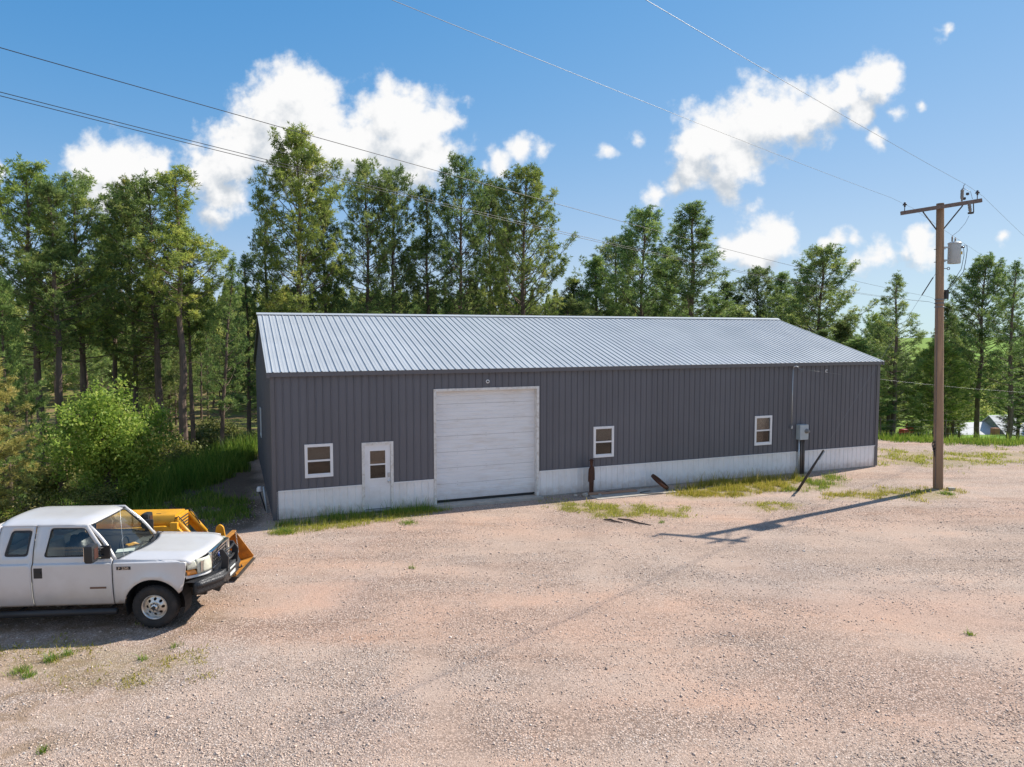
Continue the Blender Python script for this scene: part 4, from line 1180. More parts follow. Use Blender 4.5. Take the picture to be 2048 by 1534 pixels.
    # wheels
    for ax in (AX_F, AX_R):
        w = empty('wheel', (ax, sg * .84, WR)); w.parent = truck; w.rotation_euler = (R(90) if sg < 0 else R(-90), 0, 0)
        # local +Z is outward
        prof = [(.215, -.10), (.26, -.125), (.33, -.135), (.375, -.125), (.396, -.10), (.400, -.05), (.400, .05), (.396, .10), (.375, .125), (.33, .135), (.26, .125), (.222, .10)]
        MB().lathe(prof, 44).build('tyre', M['rubber'], w, smooth=True)
        tb = MB()
        for k_ in range(36):
            a = k_ * 2 * math.pi / 36
            for sd in (-1, 1):
                tb.box(-.012, .012, -.022, .022, -.0, .012, M=Matrix.Rotation(a + (.04 if sd > 0 else -.04), 4, 'Z') @ Matrix.Translation((.397, 0, sd * .085)) @ Matrix.Rotation(R(90), 4, 'Y'))
        tb.build('tread_blocks', M['rubber'], w)['kind'] = 'stuff'
        MB().lathe([(.222, -.1), (.205, -.06), (.19, .02), (.195, .075), (.222, .115), (.232, .122), (.228, .105)], 40).build('rim', M['rim'], w, smooth=True)
        disc = []; outer = arc(0, 0, .196, 0, 360, 41)[:-1]
        hs = [arc(.142 * math.cos(R(a)), .142 * math.sin(R(a)), .027, 0, 360, 13)[:-1] for a in range(0, 360, 45)]
        def dmap(x, y):
            r = math.hypot(x, y); return (x, y, .055 + .05 * math.exp(-((r - .09) / .05) ** 2) - .02 * (r < .07))
        o = cdt_patch(outer, hs, dmap, res=.022).build('rim_disc', M['rim'], w, angle=40)
        MB().lathe([(0, .150), (.05, .147), (.062, .125), (.066, .08)], 20).build('hub_cap', M['chrome'], w, smooth=True)
        MB().lathe([(0, .1515), (.034, .1508), (.036, .1475)], 16).build('hub_emblem', M['black_plastic'], w)
        for a in range(22, 382, 45):
            MB().lathe([(0, .03), (.010, .028), (.012, 0)], 8, Matrix.Translation((.086 * math.cos(R(a)), .086 * math.sin(R(a)), .10))).build('lug_nut', M['chrome'], w)
        MB().lathe([(0, .0), (.19, .0), (.2, -.05)], 24).build('brake_drum', M['grime'], w)
    # towing mirror
    mr_ = empty('mirror', (-.98, sg * 1.16, 1.36)); mr_.parent = truck
    MB().box(-.085, .075, -.125, .125, -.02, .31, .05).build('housing', M['black_plastic'], mr_, angle=50)
    MB().box(-.092, -.083, -.10, .10, .02, .28).build('mirror_glass', M['chrome'], mr_)
    MB().box(.074, .084, -.07, .07, .05, .25, .004).build('side_lamp', simple('dark_amber', (.07, .028, .02), .4), mr_)
    for z in (.05, .19):
        MB().tube([(.02, -sg * .10, z), (.12, -sg * .24, z - .01)], .018, 8).build('arm', M['black_plastic'], mr_, smooth=True)
    MB().box(.05, .22, min(-sg * .215, -sg * .26), max(-sg * .215, -sg * .26), -.03, .22, .015).build('base', M['black_plastic'], mr_)

# badge on the right fender
def text_obj(body, size, mat, parent, Mx, name):
    cu = bpy.data.curves.new(name, 'FONT'); cu.body = body; cu.size = size; cu.extrude = .003; cu.align_x = 'CENTER'; cu.align_y = 'CENTER'
    t = bpy.data.objects.new(name + '_tmp', cu); col.objects.link(t)
    dg = bpy.context.evaluated_depsgraph_get(); me = bpy.data.meshes.new_from_object(t.evaluated_get(dg))
    bpy.data.objects.remove(t); bpy.data.curves.remove(cu)
    me.transform(Mx); me.materials.clear(); me.materials.append(mat)
    o = bpy.data.objects.new(name, me); col.objects.link(o); o.parent = parent
    return o
for sg in (-1, 1):
    bd = MB().box(-.635, -.385, -.006, .006, 1.135, 1.195, .004, Matrix.Translation((0, sg * (yw(1.16) + .012), 0))).build('fender_badge', M['black_plastic'], truck)
    rot = Matrix.Rotation(R(90), 4, 'X') if sg < 0 else Matrix.Rotation(R(180), 4, 'Z') @ Matrix.Rotation(R(90), 4, 'X')
    text_obj('F 250', .062, M['chrome'], bd, Matrix.Translation((-.51, sg * (yw(1.16) + .020), 1.165)) @ rot @ Matrix.Scale(1.35, 4, (1, 0, 0)), 'badge_lettering')

def grid_patch(nu, nv, f):
    mb = MB(); vs_ = [f(i_ / nu, j_ / nv) for i_ in range(nu + 1) for j_ in range(nv + 1)]
    fs_ = [(i_ * (nv + 1) + j_, (i_ + 1) * (nv + 1) + j_, (i_ + 1) * (nv + 1) + j_ + 1, i_ * (nv + 1) + j_ + 1) for i_ in range(nu) for j_ in range(nv)]
    return mb.add(vs_, fs_)
def thick(o, t=.015):
    s = o.modifiers.new('thickness', 'SOLIDIFY'); s.thickness = t; s.offset = -1; return o
# roof
def roof_f(a, b_):
    y = -.765 + 1.53 * b_; yn = abs(y) / .765
    xf = -1.115 - .13 * yn ** 2.2; xr = -2.965 + .09 * yn ** 2
    x = xr + (xf - xr) * a
    z = 2.005 - .075 * yn ** 3.2
    z -= .075 * max(0, (a - .82) / .18) ** 2 + .10 * max(0, (.12 - a) / .12) ** 2
    return (x, y, z)
thick(grid_patch(24, 24, roof_f).build('roof', M['paint'], truck, smooth=True))
# windscreen and its pillars
def ws_f(a, b_):
    yb = -.845 + 1.69 * b_; yt = -.70 + 1.40 * b_; k_ = 1 - (2 * b_ - 1) ** 2
    p0 = Vector((-.70 + .20 * k_, yb, 1.285)); p1 = Vector((-1.215 + .10 * k_, yt, 1.90 + .035 * k_))
    p = p0.lerp(p1, a); p.x += .035 * math.sin(a * math.pi); p.z += .02 * math.sin(a * math.pi); return p
grid_patch(10, 18, ws_f).build('windscreen', M['auto_glass'], truck, smooth=True)
for b_ in (0, 1):
    MB().tube([Vector(ws_f(a, b_)) + Vector((-.015, (-.012 if b_ == 0 else .012), .0)) for a in np.linspace(0, 1, 8)], .034, 8).build('pillar', M['paint'], truck, smooth=True)
wsedge = [ws_f(a, 0) for a in np.linspace(0, 1, 6)] + [ws_f(1, b_) for b_ in np.linspace(0, 1, 10)] + [ws_f(a, 1) for a in np.linspace(1, 0, 6)] + [ws_f(0, b_) for b_ in np.linspace(1, 0, 10)]
MB().tube(wsedge, .014, 6).build('windscreen_seal', M['black_plastic'], truck, smooth=True)
# rear wall with sliding window
rw = cdt_patch([(-.90, .5), (.90, .5), (.90, 1.35), (.74, 1.93), (-.74, 1.93), (-.90, 1.35)], [rounded([(-.70, 1.40), (.70, 1.40), (.60, 1.84), (-.60, 1.84)], .06)], lambda y, z: (-2.97 + max(0, (z - 1.3)) * .12, y, z), .1).build('rear_wall', M['paint'], truck)
cdt_patch(rounded([(-.70, 1.40), (.70, 1.40), (.60, 1.84), (-.60, 1.84)], .06), [], lambda y, z: (-2.965 + max(0, (z - 1.3)) * .12, y, z), .15).build('rear_window', M['auto_glass'], truck)
# hood and cowl
def hood_f(a, b_):
    y = -.945 + 1.89 * b_; yn = abs(y) / .945
    xr = -.40 - .26 * yn ** 2; xf = .86 - .22 * yn ** 2.4
    x = xr + (xf - xr) * a
    z = 1.355 - .015 * yn ** 2 - .05 * yn ** 7 + .012 * math.exp(-((yn - .62) / .10) ** 2)
    z -= .035 * a ** 2 + .075 * max(0, (a - .86) / .14) ** 2
    if y and x > .25: y *= 1 - .105 * ((x - .25) / .6) ** 2
    return (x, y, z)
thick(grid_patch(26, 34, hood_f).build('hood', M['paint'], truck, smooth=True), .02)
def cowl_f(a, b_):
    y = -.90 + 1.80 * b_; k_ = 1 - (2 * b_ - 1) ** 2
    x = (-.735 + .20 * k_) * (1 - a) + (-.385 - .23 * (1 - k_)) * a
    return (x, y, 1.30 + .022 * k_ - .012 * math.sin(math.pi * a))
grid_patch(6, 20, cowl_f).build('cowl', M['black_plastic'], truck, smooth=True)
for y0, sgy in ((-.55, 1), (.15, 1)):
    MB().tube([(-.50, y0, 1.335), (-.52, y0 + .3, 1.36), (-.56, y0 + .52, 1.40)], .010, 6).tube([(-.66, y0 + .12, 1.40), (-.52, y0 + .42, 1.375), (-.50, y0 + .62, 1.36)], .008, 5).build('wiper', M['black_plastic'], truck)
MB().tube([(-.58, -.80, 1.31), (-.585, -.802, 1.40), (-.62, -.81, 2.22)], [.008, .004, .002], 6).build('antenna', M['steel'], truck, smooth=True)
# nose: grille surround, bars, headlights
gs = MB(); gx_ = .835
gs.box(gx_, gx_ + .075, -.50, .50, 1.235, 1.295, .02).box(gx_ - .01, gx_ + .07, -.50, .50, .90, .955, .02).box(gx_ - .005, gx_ + .072, -.50, -.435, .94, 1.25, .018).box(gx_ - .005, gx_ + .072, .435, .50, .94, 1.25, .018)
gr = gs.build('grille', M['chrome'], truck, angle=40)
MB().box(gx_ - .06, gx_ - .02, -.44, .44, .93, 1.25).build('grille_backing', M['dark'], gr)
for z in (1.02, 1.095, 1.17):
    MB().box(gx_, gx_ + .045, -.44, .44, z - .014, z + .014, .006).build('grille_bar', M['chrome'], gr)
for y in np.linspace(-.36, .36, 9):
    MB().box(gx_ - .01, gx_ + .03, y - .009, y + .009, .95, 1.24).build('grille_rib', M['insul_grey'], gr)
MB().lathe([(0, .03), (.07, .022), (.085, .008), (.085, 0)], 20, Matrix.Translation((gx_ + .042, 0, 1.095)) @ Matrix.Rotation(R(90), 4, 'Y') @ Matrix.Scale(.62, 4, (1, 0, 0))).build('grille_emblem', simple('blue_oval', (.02, .05, .22), .3), gr, smooth=True)
for sg in (-1, 1):
    def hl(y0, y1, z0, z1, off=0.0):
        def f(a, b_):
            y = y0 + (y1 - y0) * a; z = z0 + (z1 - z0) * b_
            t = (y - .50) / .40
            x = .885 - .30 * max(0, t) ** 2.2 + off + .012 * math.sin(math.pi * b_) - .06 * (b_ - .5) * .6
            return (x, sg * y, z)
        return f
    h_ = grid_patch(12, 6, hl(.505, .80, .965, 1.235)).build('headlight', M['lens'], truck, smooth=True); thick(h_, .06)
    g2 = grid_patch(8, 4, hl(.81, .905, .965, 1.06)).build('turn_signal', M['amber'], truck, smooth=True); thick(g2, .05)
    g3 = grid_patch(8, 4, hl(.81, .905, 1.07, 1.225)).build('marker_lamp', M['lens'], truck, smooth=True); thick(g3, .05)
    g4 = grid_patch(12, 4, hl(.505, .91, .90, .958, -.012)).build('headlight_trim', M['paint'], truck, smooth=True); thick(g4, .05)
    # inner reflector bar seen through the lens
    MB().box(.80, .83, min(sg * .52, sg * .78), max(sg * .52, sg * .78), 1.0, 1.2).build('lamp_reflector', M['chrome'], truck)
# ranch bumper
bp = cdt_patch([(-1.0, .62), (1.0, .62), (1.0, .86), (.55, .90), (-.55, .90), (-1.0, .86)], [], lambda y, z: (1.12 - .34 * max(0, (abs(y) - .48) / .52) ** 1.15 - .05 * abs(z - .78), y, z), .08).build('bumper', M['diamond'], truck, angle=35)
s_ = bp.modifiers.new('thickness', 'SOLIDIFY'); s_.thickness = .10; s_.offset = -1
grid_patch(3, 20, lambda a, b_: (1.11 - .34 * max(0, (abs(-.99 + 1.98 * b_) - .48) / .52) ** 1.15 - a * (.30 - .1 * (abs(2 * b_ - 1))), -.99 + 1.98 * b_, .885 - .03 * max(0, (abs(2 * b_ - 1) - .5) / .5) + .01 * a)).build('bumper_top', M['diamond'], truck)
MB().tube([(1.085 - .34 * max(0, (abs(y) - .48) / .52) ** 1.15, y, .79) for y in np.linspace(-.97, .97, 24)], .062, 10).build('bumper_tube', M['diamond'], truck, smooth=True)
for sg in (-1, 1):
    MB().prism([(1.00, .86), (1.14, .84), (1.16, 1.12), (1.06, 1.27), (.99, 1.27), (.99, 1.18), (1.04, 1.10)], sg * .30 - .018, sg * .30 + .018).build('guard_upright', M['black_plastic'], truck)
    MB().prism([(.72, .60), (1.02, .50), (1.08, .64), (.72, .66)], sg * .45 - .04, sg * .45 + .04).build('frame_horn', M['black_plastic'], truck)
for z in (1.02, 1.22):
    MB().tube([(1.075, -.30, z), (1.10, 0, z), (1.075, .30, z)], .024, 8).build('guard_bar', M['black_plastic'], truck, smooth=True)
MB().box(1.125, 1.137, -.16, .16, .69, .85, .003).build('licence_plate', M['paper'], truck)
MB().tube([(1.12, -.45, .66), (1.18, -.45, .68), (1.16, -.45, .72)], .018, 6).tube([(1.12, .45, .66), (1.18, .45, .68), (1.16, .45, .72)], .018, 6).build('tow_hook', M['grime'], truck)
# underbody, bed, cabin
MB().box(-4.9, .75, -.42, -.34, .42, .56).box(-4.9, .75, .34, .42, .42, .56).box(-2.9, .6, -.5, .5, .5, .60).tube([(0, -.75, .40), (0, .75, .40)], .07, 10).tube([(-3.6, -.75, .40), (-3.6, .75, .40)], .08, 10).build('chassis', M['grime'], truck)
MB().box(-2.95, -.72, -.89, .89, .50, .56).box(-.74, -.70, -.88, .88, .5, 1.28).build('cab_floor', M['interior'], truck)
MB().box(-5.0, -3.04, -.88, .88, .62, .68).box(-5.04, -5.0, -.96, .96, .60, 1.30).box(-3.06, -3.03, -.92, .92, .60, 1.30).build('bed_floor', M['paint'], truck)
MB().box(-5.0, -3.03, -.985, -.86, 1.285, 1.325, .012).box(-5.0, -3.03, .86, .985, 1.285, 1.325, .012).build('bed_rail', M['black_plastic'], truck)
MB().box(-5.18, -5.06, -.95, .95, .58, .74, .03).build('rear_bumper', M['chrome'], truck)
for sg in (-1, 1):
    MB().box(-5.045, -5.0, min(sg * .86, sg * .975), max(sg * .86, sg * .975), .85, 1.22, .01).build('tail_light', simple('red_lens', (.35, .01, .01), .25) if sg < 0 else bpy.data.materials['red_lens'], truck)
MB().box(-.95, -.66, -.82, .82, 1.02, 1.27, .06).build('dashboard', M['interior'], truck)
MB().tube([(-1.12 + .0 * a, .40 + .19 * math.cos(a), 1.20 + .17 * math.sin(a)) for a in np.linspace(0, 2 * math.pi, 24)], .016, 6, cap=False).tube([(-1.12, .40, 1.20), (-.9, .40, 1.14)], .03, 8).build('steering_wheel', M['black_plastic'], truck, smooth=True)
for sy in (-.42, .42):
    st = MB().box(-1.95, -1.40, sy - .27, sy + .27, .72, .95, .06).build('seat', M['seat'], truck, angle=50)
    MB().box(-.09, .09, -.26, .26, 0, .66, .06, Matrix.Translation((-1.95, sy, .88)) @ Matrix.Rotation(R(-14), 4, 'Y')).build('backrest', M['seat'], st, angle=50)
    MB().box(-.06, .06, -.14, .14, 0, .20, .05, Matrix.Translation((-2.13, sy, 1.56)) @ Matrix.Rotation(R(-8), 4, 'Y')).build('headrest', M['seat'], st, angle=50)
MB().box(-2.85, -2.35, -.75, .75, .72, 1.35, .08).build('rear_bench', M['seat'], truck, angle=50)
# black duffel riding on the front seat, papers on the dash
bm = bmesh.new(); bmesh.ops.create_icosphere(bm, subdivisions=3, radius=1)
for v in bm.verts: v.co = Vector((v.co.x * .24, v.co.y * .25, v.co.z * .34)) * (1 + .10 * math.sin(9 * v.co.x + 7 * v.co.z) + .06 * math.sin(13 * v.co.y))
me = bpy.data.meshes.new('duffel_bag'); bm.to_mesh(me); bm.free(); me.materials.append(M['bag'])
o = bpy.data.objects.new('duffel_bag', me); col.objects.link(o); me.polygons.foreach_set('use_smooth', [True] * len(me.polygons))
o.location = truck.matrix_basis @ Vector((-1.62, -.30, 1.30)); tag(o, 'bulky black bag on the front seat of the pickup', 'bag')
for (px_, py_, rz, sz, mt, lab, cat) in ((-.80, -.25, 20, .16, 'paper', 'white paper lying on the pickup dashboard near the cowl', 'paper'), (-.84, .10, 50, .10, 'yellow', 'yellow gloves lying on the pickup dashboard', 'gloves')):
    mb = MB()
    if mt == 'paper': mb.box(-sz, sz, -sz * .7, sz * .7, 0, .012, .003)
    else:
        for k_ in range(5): mb.tube([(-.02, k_ * .03 - .06, .01), (.05, k_ * .036 - .07, .03), (.11, k_ * .045 - .09, .015)], .013, 6)
        mb.box(-.10, .0, -.07, .07, 0, .035, .012)
    o = mb.build('paper_sheet' if mt == 'paper' else 'work_gloves', M[mt], None)
    o.location = truck.matrix_basis @ Vector((px_, py_, 1.275)); o.rotation_euler = (0, 0, R(rz)); tag(o, lab, cat)

# ------------------------------------------------------------------ yellow loader behind the truck
ld = empty('loader_tractor', (-7.56, 15.98, 0), R(5))
tag(ld, 'yellow loader with long hood and orange bucket, half hidden behind the pickup', 'loader')
# long hood, nose at x = 0
hp = rounded([(-.36, .70), (.36, .70), (.36, 1.30), (.28, 1.43), (-.28, 1.43), (-.36, 1.30)], .04)
mb = MB(); n_ = len(hp)
mb.add([(-2.3, p[0], p[1]) for p in hp] + [(-.02, p[0], p[1]) for p in hp], [tuple(range(n_)), tuple(reversed(range(n_, 2 * n_)))] + [(i_, (i_ + 1) % n_, (i_ + 1) % n_ + n_, i_ + n_) for i_ in range(n_)])
hood_o = mb.build('hood', M['yellow'], ld, angle=35)
MB().box(-2.25, -.22, -.375, -.362, 1.245, 1.275).build('hood_moulding', M['yellow'], hood_o)
MB().box(-2.25, -.75, -.372, -.361, .925, .945).build('panel_seam', M['yellow'], hood_o)
for xs_ in (-1.75, -1.5, -.95, -.42):
    MB().box(xs_ - .05, xs_ + .05, -.10, -.08, 1.43, 1.436, M=Matrix.Translation((0, random.uniform(-.1, .1), 0))).build('hood_slot', M['grime'], hood_o)
mb = MB()     # star-shaped scuff mark, dark paint worn off the side
for a in range(0, 180, 30): mb.box(-.10, .10, -.002, .002, -.004, .004, M=Matrix.Translation((-1.05, -.363, 1.11)) @ Matrix.Rotation(R(a + 7), 4, 'Y') @ Matrix.Scale(random.uniform(.6, 1.1), 4, (1, 0, 0)))
mb.build('scuff_mark', M['grime'], hood_o)
MB().box(-.02, .05, -.34, .34, .72, 1.39, .02).build('grille_frame', M['yellow'], ld)
for z in np.linspace(.80, 1.30, 8): MB().box(.05, .058, -.28, .28, z, z + .03).build('grille_slat', M['grime'], ld)
MB().box(-2.3, .15, -.42, .42, .42, .70, .03).build('frame', M['grime'], ld)
MB().box(-3.2, -2.3, -.38, .38, .5, 1.12, .05).build('operator_deck', M['yellow'], ld)
MB().box(-3.05, -2.75, -.24, .24, 1.12, 1.22, .03).box(-3.12, -3.0, -.24, .24, 1.15, 1.42, .03).build('seat', M['black_plastic'], ld)
for (wx, wy, wr_) in ((-.35, .52, .36), (-.35, -.52, .36), (-2.6, .56, .50), (-2.6, -.56, .50)):
    w = empty('wheel', (wx, wy, wr_)); w.parent = ld; w.rotation_euler = (R(90) if wy < 0 else R(-90), 0, 0)
    MB().lathe([(wr_ * .55, -.11), (wr_ * .8, -.13), (wr_ * .97, -.11), (wr_, -.05), (wr_, .05), (wr_ * .97, .11), (wr_ * .8, .13), (wr_ * .55, .11)], 32).build('tyre', M['rubber'], w, smooth=True)
    MB().lathe([(0, .06), (.06, .07), (.08, .04), (wr_ * .5, .03), (wr_ * .56, .10)], 24).build('rim', M['yellow'], w, smooth=True)
for sg in (-1, 1):
    y = sg * .47
    arm = MB().prism([(-1.9, 1.0), (-1.85, 1.16), (-.2, 1.22), (.12, 1.16), (.62, .58), (.72, .34), (.60, .28), (.46, .52), (.02, 1.02), (-.2, 1.06)], y - .035, y + .035).build('lift_arm', M['yellow'], ld)
    MB().box(-.06, .10, min(y - .05, y + .05), max(y - .05, y + .05), 1.13, 1.30, .015).build('arm_bracket', M['yellow'], ld)
    # tilt cylinder from arm knuckle to bucket ear
    c = MB().tube([(.04, y - sg * .11, 1.32), (.42, y - sg * .11, .86)], .052, 12).build('tilt_cylinder', M['yellow'], ld, smooth=True)
    MB().tube([(.42, y - sg * .11, .86), (.58, y - sg * .11, .66)], .026, 10).build('piston_rod', M['chrome'], c, smooth=True)
    MB().tube([(.0, y - sg * .11, 1.36), (.07, y - sg * .12, 1.40), (.16, y - sg * .12, 1.30), (.30, y - sg * .14, 1.06)], .014, 6).build('hydraulic_hose', M['grime'], c, smooth=True)
    MB().prism(rounded([(.56, .38), (.66, .98), (.74, 1.02), (.82, .96), (.90, .40)], .05), y - .03 - sg * .11, y + .03 - sg * .11).build('bucket_ear', M['yellow'], ld)
# bucket: curled plate with side plates, opening forward
BW = .68
sec = [(1.38, .12), (1.12, .06), (.96, .08), (.86, .16), (.80, .28), (.80, .42), (.85, .60), (.94, .76)]
mb = MB(); m_ = len(sec)
for t_ in (0, .02):
    mb.add([(x + t_, -BW, z + t_ * .5) for x, z in sec] + [(x + t_, BW, z + t_ * .5) for x, z in sec], [(i_, i_ + 1, i_ + 1 + m_, i_ + m_) for i_ in range(m_ - 1)])
bk = mb.build('bucket', M['bucket'], ld, angle=50)
for sg in (-1, 1):
    MB().prism(sec + [(1.0, .74), (1.40, .16)], sg * BW - .012, sg * BW + .012).build('side_plate', M['bucket'], bk)
MB().box(1.27, 1.44, -BW - .02, BW + .02, .07, .10).build('cutting_edge', M['grime'], bk)
MB().box(.91, 1.01, -BW - .015, BW + .015, .735, .785, .01).build('top_rail', M['bucket'], bk)
ch = MB()
for k_ in range(14):
    p = Vector((1.02 + .004 * k_, BW - .08, .74 - k_ * .036)); a = R(90) * (k_ % 2)
    ch.tube([p + Vector((.011 * math.cos(t) * math.cos(a), .011 * math.cos(t) * math.sin(a), .024 * math.sin(t))) for t in np.linspace(0, 2 * math.pi, 9)], .0045, 5, cap=False)
ch = ch.build('chain', M['steel'], ld)
# ------------------------------------------------------------------ vegetation builders
def tufts(C, A, rg, nb=12, ln=.22, wd=.035, spread=.9, tint=None):
    """needle sprays: C centres, A axes -> vertices, triangles, tint"""
    n_ = len(C)
    D = rg.normal(size=(n_, nb, 3)); D /= np.linalg.norm(D, axis=2, keepdims=True)
    D = D * spread + A[:, None, :] * .75; D /= np.linalg.norm(D, axis=2, keepdims=True)
    S = np.cross(D, rg.normal(size=(n_, nb, 3))); S /= np.linalg.norm(S, axis=2, keepdims=True) + 1e-9
    L_ = ln * rg.uniform(.65, 1.15, (n_, nb, 1))
    base = C[:, None, :] - A[:, None, :] * rg.uniform(0, .10, (n_, nb, 1)) * (ln / .22)
    mid = base + D * L_ * .45
    v0 = base; v1 = mid + S * wd * .5; v2 = base + D * L_; v3 = mid - S * wd * .5
    V = np.stack([v0, v1, v2, v3], 2).reshape(-1, 3)
    k = np.arange(n_ * nb)[:, None] * 4
    F = np.concatenate([k + [0, 1, 2], k + [0, 2, 3]], 1).reshape(-1, 3)
    t = np.clip(rg.normal(.45, .2, n_), 0, 1) if tint is None else np.clip(np.asarray(tint) + rg.normal(0, .10, n_), 0, 1)
    T = np.repeat(t, nb * 4)
    return V, F, T

def pine_geo(seed, H=16.0, cb=.35, rmax=2.5, shape='cone', nbr=120, tl=.22, nb=10, twig=.30, r0=None, droop=0.0, tuft_d=1.0, fork=False, irregular=.35, wd=.036, dead=16, clump=1.0):
    rg = np.random.default_rng(seed)
    r0 = r0 or (.0105 * H + .02)
    wood = MB(); C = []; A = []; TT = []
    wob = [rg.uniform(-.12, .12, 2) for _ in range(9)]
    def tr(z):
        t = z / H * 8; i = min(7, int(t)); f = t - i
        p = wob[i] * (1 - f) + wob[i + 1] * f
        return np.array([p[0] * min(1, z / 3) , p[1] * min(1, z / 3), z])
    zs = np.linspace(-.6, H * .985, 12)
    wood.tube([tr(max(z, 0)) + np.array([0, 0, min(z, 0)]) for z in zs], [r0 * (1.12 if z < .2 else 1) * (1 - .9 * max(0, z) / H) + .012 for z in zs], 9)
    c0 = H * cb
    for b_ in range(nbr):
        t = ((b_ + rg.uniform(0, 1)) / nbr) ** .92
        z = c0 + (H - c0) * t * .985
        if shape == 'cone': L_ = rmax * (1 - t) ** .7 * (.45 + .55 * min(1, t * 5)) + .25
        elif shape == 'round': L_ = rmax * math.sqrt(max(.02, 1 - ((t - .42) / .6) ** 2)) * (.9 if t < .8 else .75) + .15
        else: L_ = rmax * (.55 + .45 * math.sin(t * 9 + seed)) * (1 - t) ** .45 + .2
        L_ *= rg.uniform(1 - irregular, 1 + irregular * .6)
        az = b_ * 2.399963 + rg.uniform(-.6, .6)
        el = math.radians(2 + 46 * t + rg.uniform(-14, 16)) - droop * (1 - t)
        p = tr(z); d = np.array([math.cos(az) * math.cos(el), math.sin(az) * math.cos(el), math.sin(el)])
        pts = [p]; ns = 4
        for s in range(ns):
            d = d + np.array([rg.uniform(-.16, .16), rg.uniform(-.16, .16), .10 + .06 * s]); d /= np.linalg.norm(d)
            pts.append(pts[-1] + d * L_ / ns)
        br = .010 + .012 * L_ * (1 - .5 * t)
        wood.tube([tuple(q) for q in pts], [br, br * .8, br * .6, br * .42, br * .25], 3, cap=False)
        # side shoots, each ending in a pom-pom of needle sprays
        nt = max(1, int(round(L_ * 1.7 * tuft_d)))
        ends = [(pts[-1], d)]
        for k in range(nt):
            f = .38 + .58 * (k + rg.uniform(0, 1)) / nt
            i = min(ns - 1, int(f * ns)); g = f * ns - i
            q = pts[i] * (1 - g) + pts[i + 1] * g
            dd = pts[i + 1] - pts[i]; dd /= np.linalg.norm(dd)
            side = np.cross(dd, [0, 0, 1.0]); side /= np.linalg.norm(side) + 1e-9
            a = dd * .75 + side * rg.uniform(.5, 1.1) * (1 if k % 2 else -1) + np.array([0, 0, rg.uniform(-.1, .75)]); a /= np.linalg.norm(a)
            tl_ = twig * rg.uniform(.6, 1.6) * (.7 + .28 * L_)
            e = q + a * tl_
            wood.tube([tuple(q), tuple(e)], [.011, .006], 3, cap=False)
            ends.append((e, a))
        for (e, a) in ends:
            m_ = rg.integers(5, 10); ct = rg.normal(.45, .2)
            for _ in range(m_):
                off = rg.normal(0, 1, 3); off /= np.linalg.norm(off)
                off = off * np.array([1, 1, .75]) * rg.uniform(.05, .30) * clump + a * rg.uniform(-.30, .12); TT.append(ct)
                C.append(e + off); v_ = off / (np.linalg.norm(off) + 1e-6) + a * .6 + np.array([0, 0, .35]); A.append(v_ / np.linalg.norm(v_))
    for k in range(3): C.append(tr(H * (.97 + .012 * k))); A.append(np.array([0, 0, 1.0])); TT.append(.5)
    for b_ in range(dead):          # bare dead limbs under the crown
        z = H * rg.uniform(min(.10, cb), cb + .05); az = rg.uniform(0, 6.28); L_ = rg.uniform(.4, 1.5)
        p = tr(z); q = p + np.array([math.cos(az), math.sin(az), rg.uniform(-.25, .2)]) * L_
        m = (p + q) / 2 + rg.normal(0, .06, 3)
        wood.tube([tuple(p), tuple(m), tuple(q)], [.022, .014, .005], 3, cap=False)
    V, F, T = tufts(np.array(C), np.array(A), rg, nb, tl, wd, tint=TT)
    return wood, (V, F, T)

def make_pine(name, mat='needles', **kw):
    wood, (V, F, T) = pine_geo(**kw)
    root = empty(name)
    wood.build('trunk', M['bark'], root)
    np_mesh('crown', V, F, M[mat], root, {'tint': T})
    return root

H_REF = 17.1
P_ = {}
P_['cone'] = make_pine('pine_tree', seed=11, cb=.20, rmax=2.9, shape='cone', nbr=128)
P_['big'] = make_pine('pine_tree', seed=12, cb=.25, rmax=3.0, shape='round', nbr=128, tuft_d=1.1)
P_['tall'] = make_pine('pine_tree', seed=13, cb=.48, rmax=2.7, shape='round', nbr=78)
P_['tall2'] = make_pine('pine_tree', seed=24, cb=.50, rmax=2.9, shape='wild', nbr=78)
P_['sparse'] = make_pine('pine_tree', seed=15, cb=.22, rmax=2.9, shape='cone', nbr=75, irregular=.5, tuft_d=.8)
P_['wide'] = make_pine('pine_tree', seed=16, cb=.18, rmax=3.5, shape='round', nbr=136, irregular=.4)
P_['young'] = make_pine('pine_tree', seed=17, cb=.06, rmax=3.4, shape='cone', nbr=144, droop=.15, tl=.24, nb=10)
P_['warm'] = make_pine('pine_tree', mat='needles_warm', seed=18, cb=.03, rmax=3.8, shape='cone', nbr=178, droop=.2, tl=.24, nb=11, wd=.030)
P_['round'] = make_pine('pine_tree', seed=29, cb=.42, rmax=2.9, shape='round', nbr=92, irregular=.45)
print('pine tris', [len(p.children[1].data.polygons) for p in P_.values()])
used = set()
def place_pine(kind, x, y, top, wid, rz, label, group=None, lean=(0, 0)):
    z = float(ground_h(x, y)) - .15
    src = P_[kind]
    if kind in used: o = copy_tree(src)
    else: o = src; used.add(kind)
    h = top - z
    o.location = (x, y, z); o.scale = (wid, wid, h / H_REF)
    o.rotation_euler = (R(lean[0]), R(lean[1]), R(rz))
    tag(o, label, 'pine tree', group)
    return o
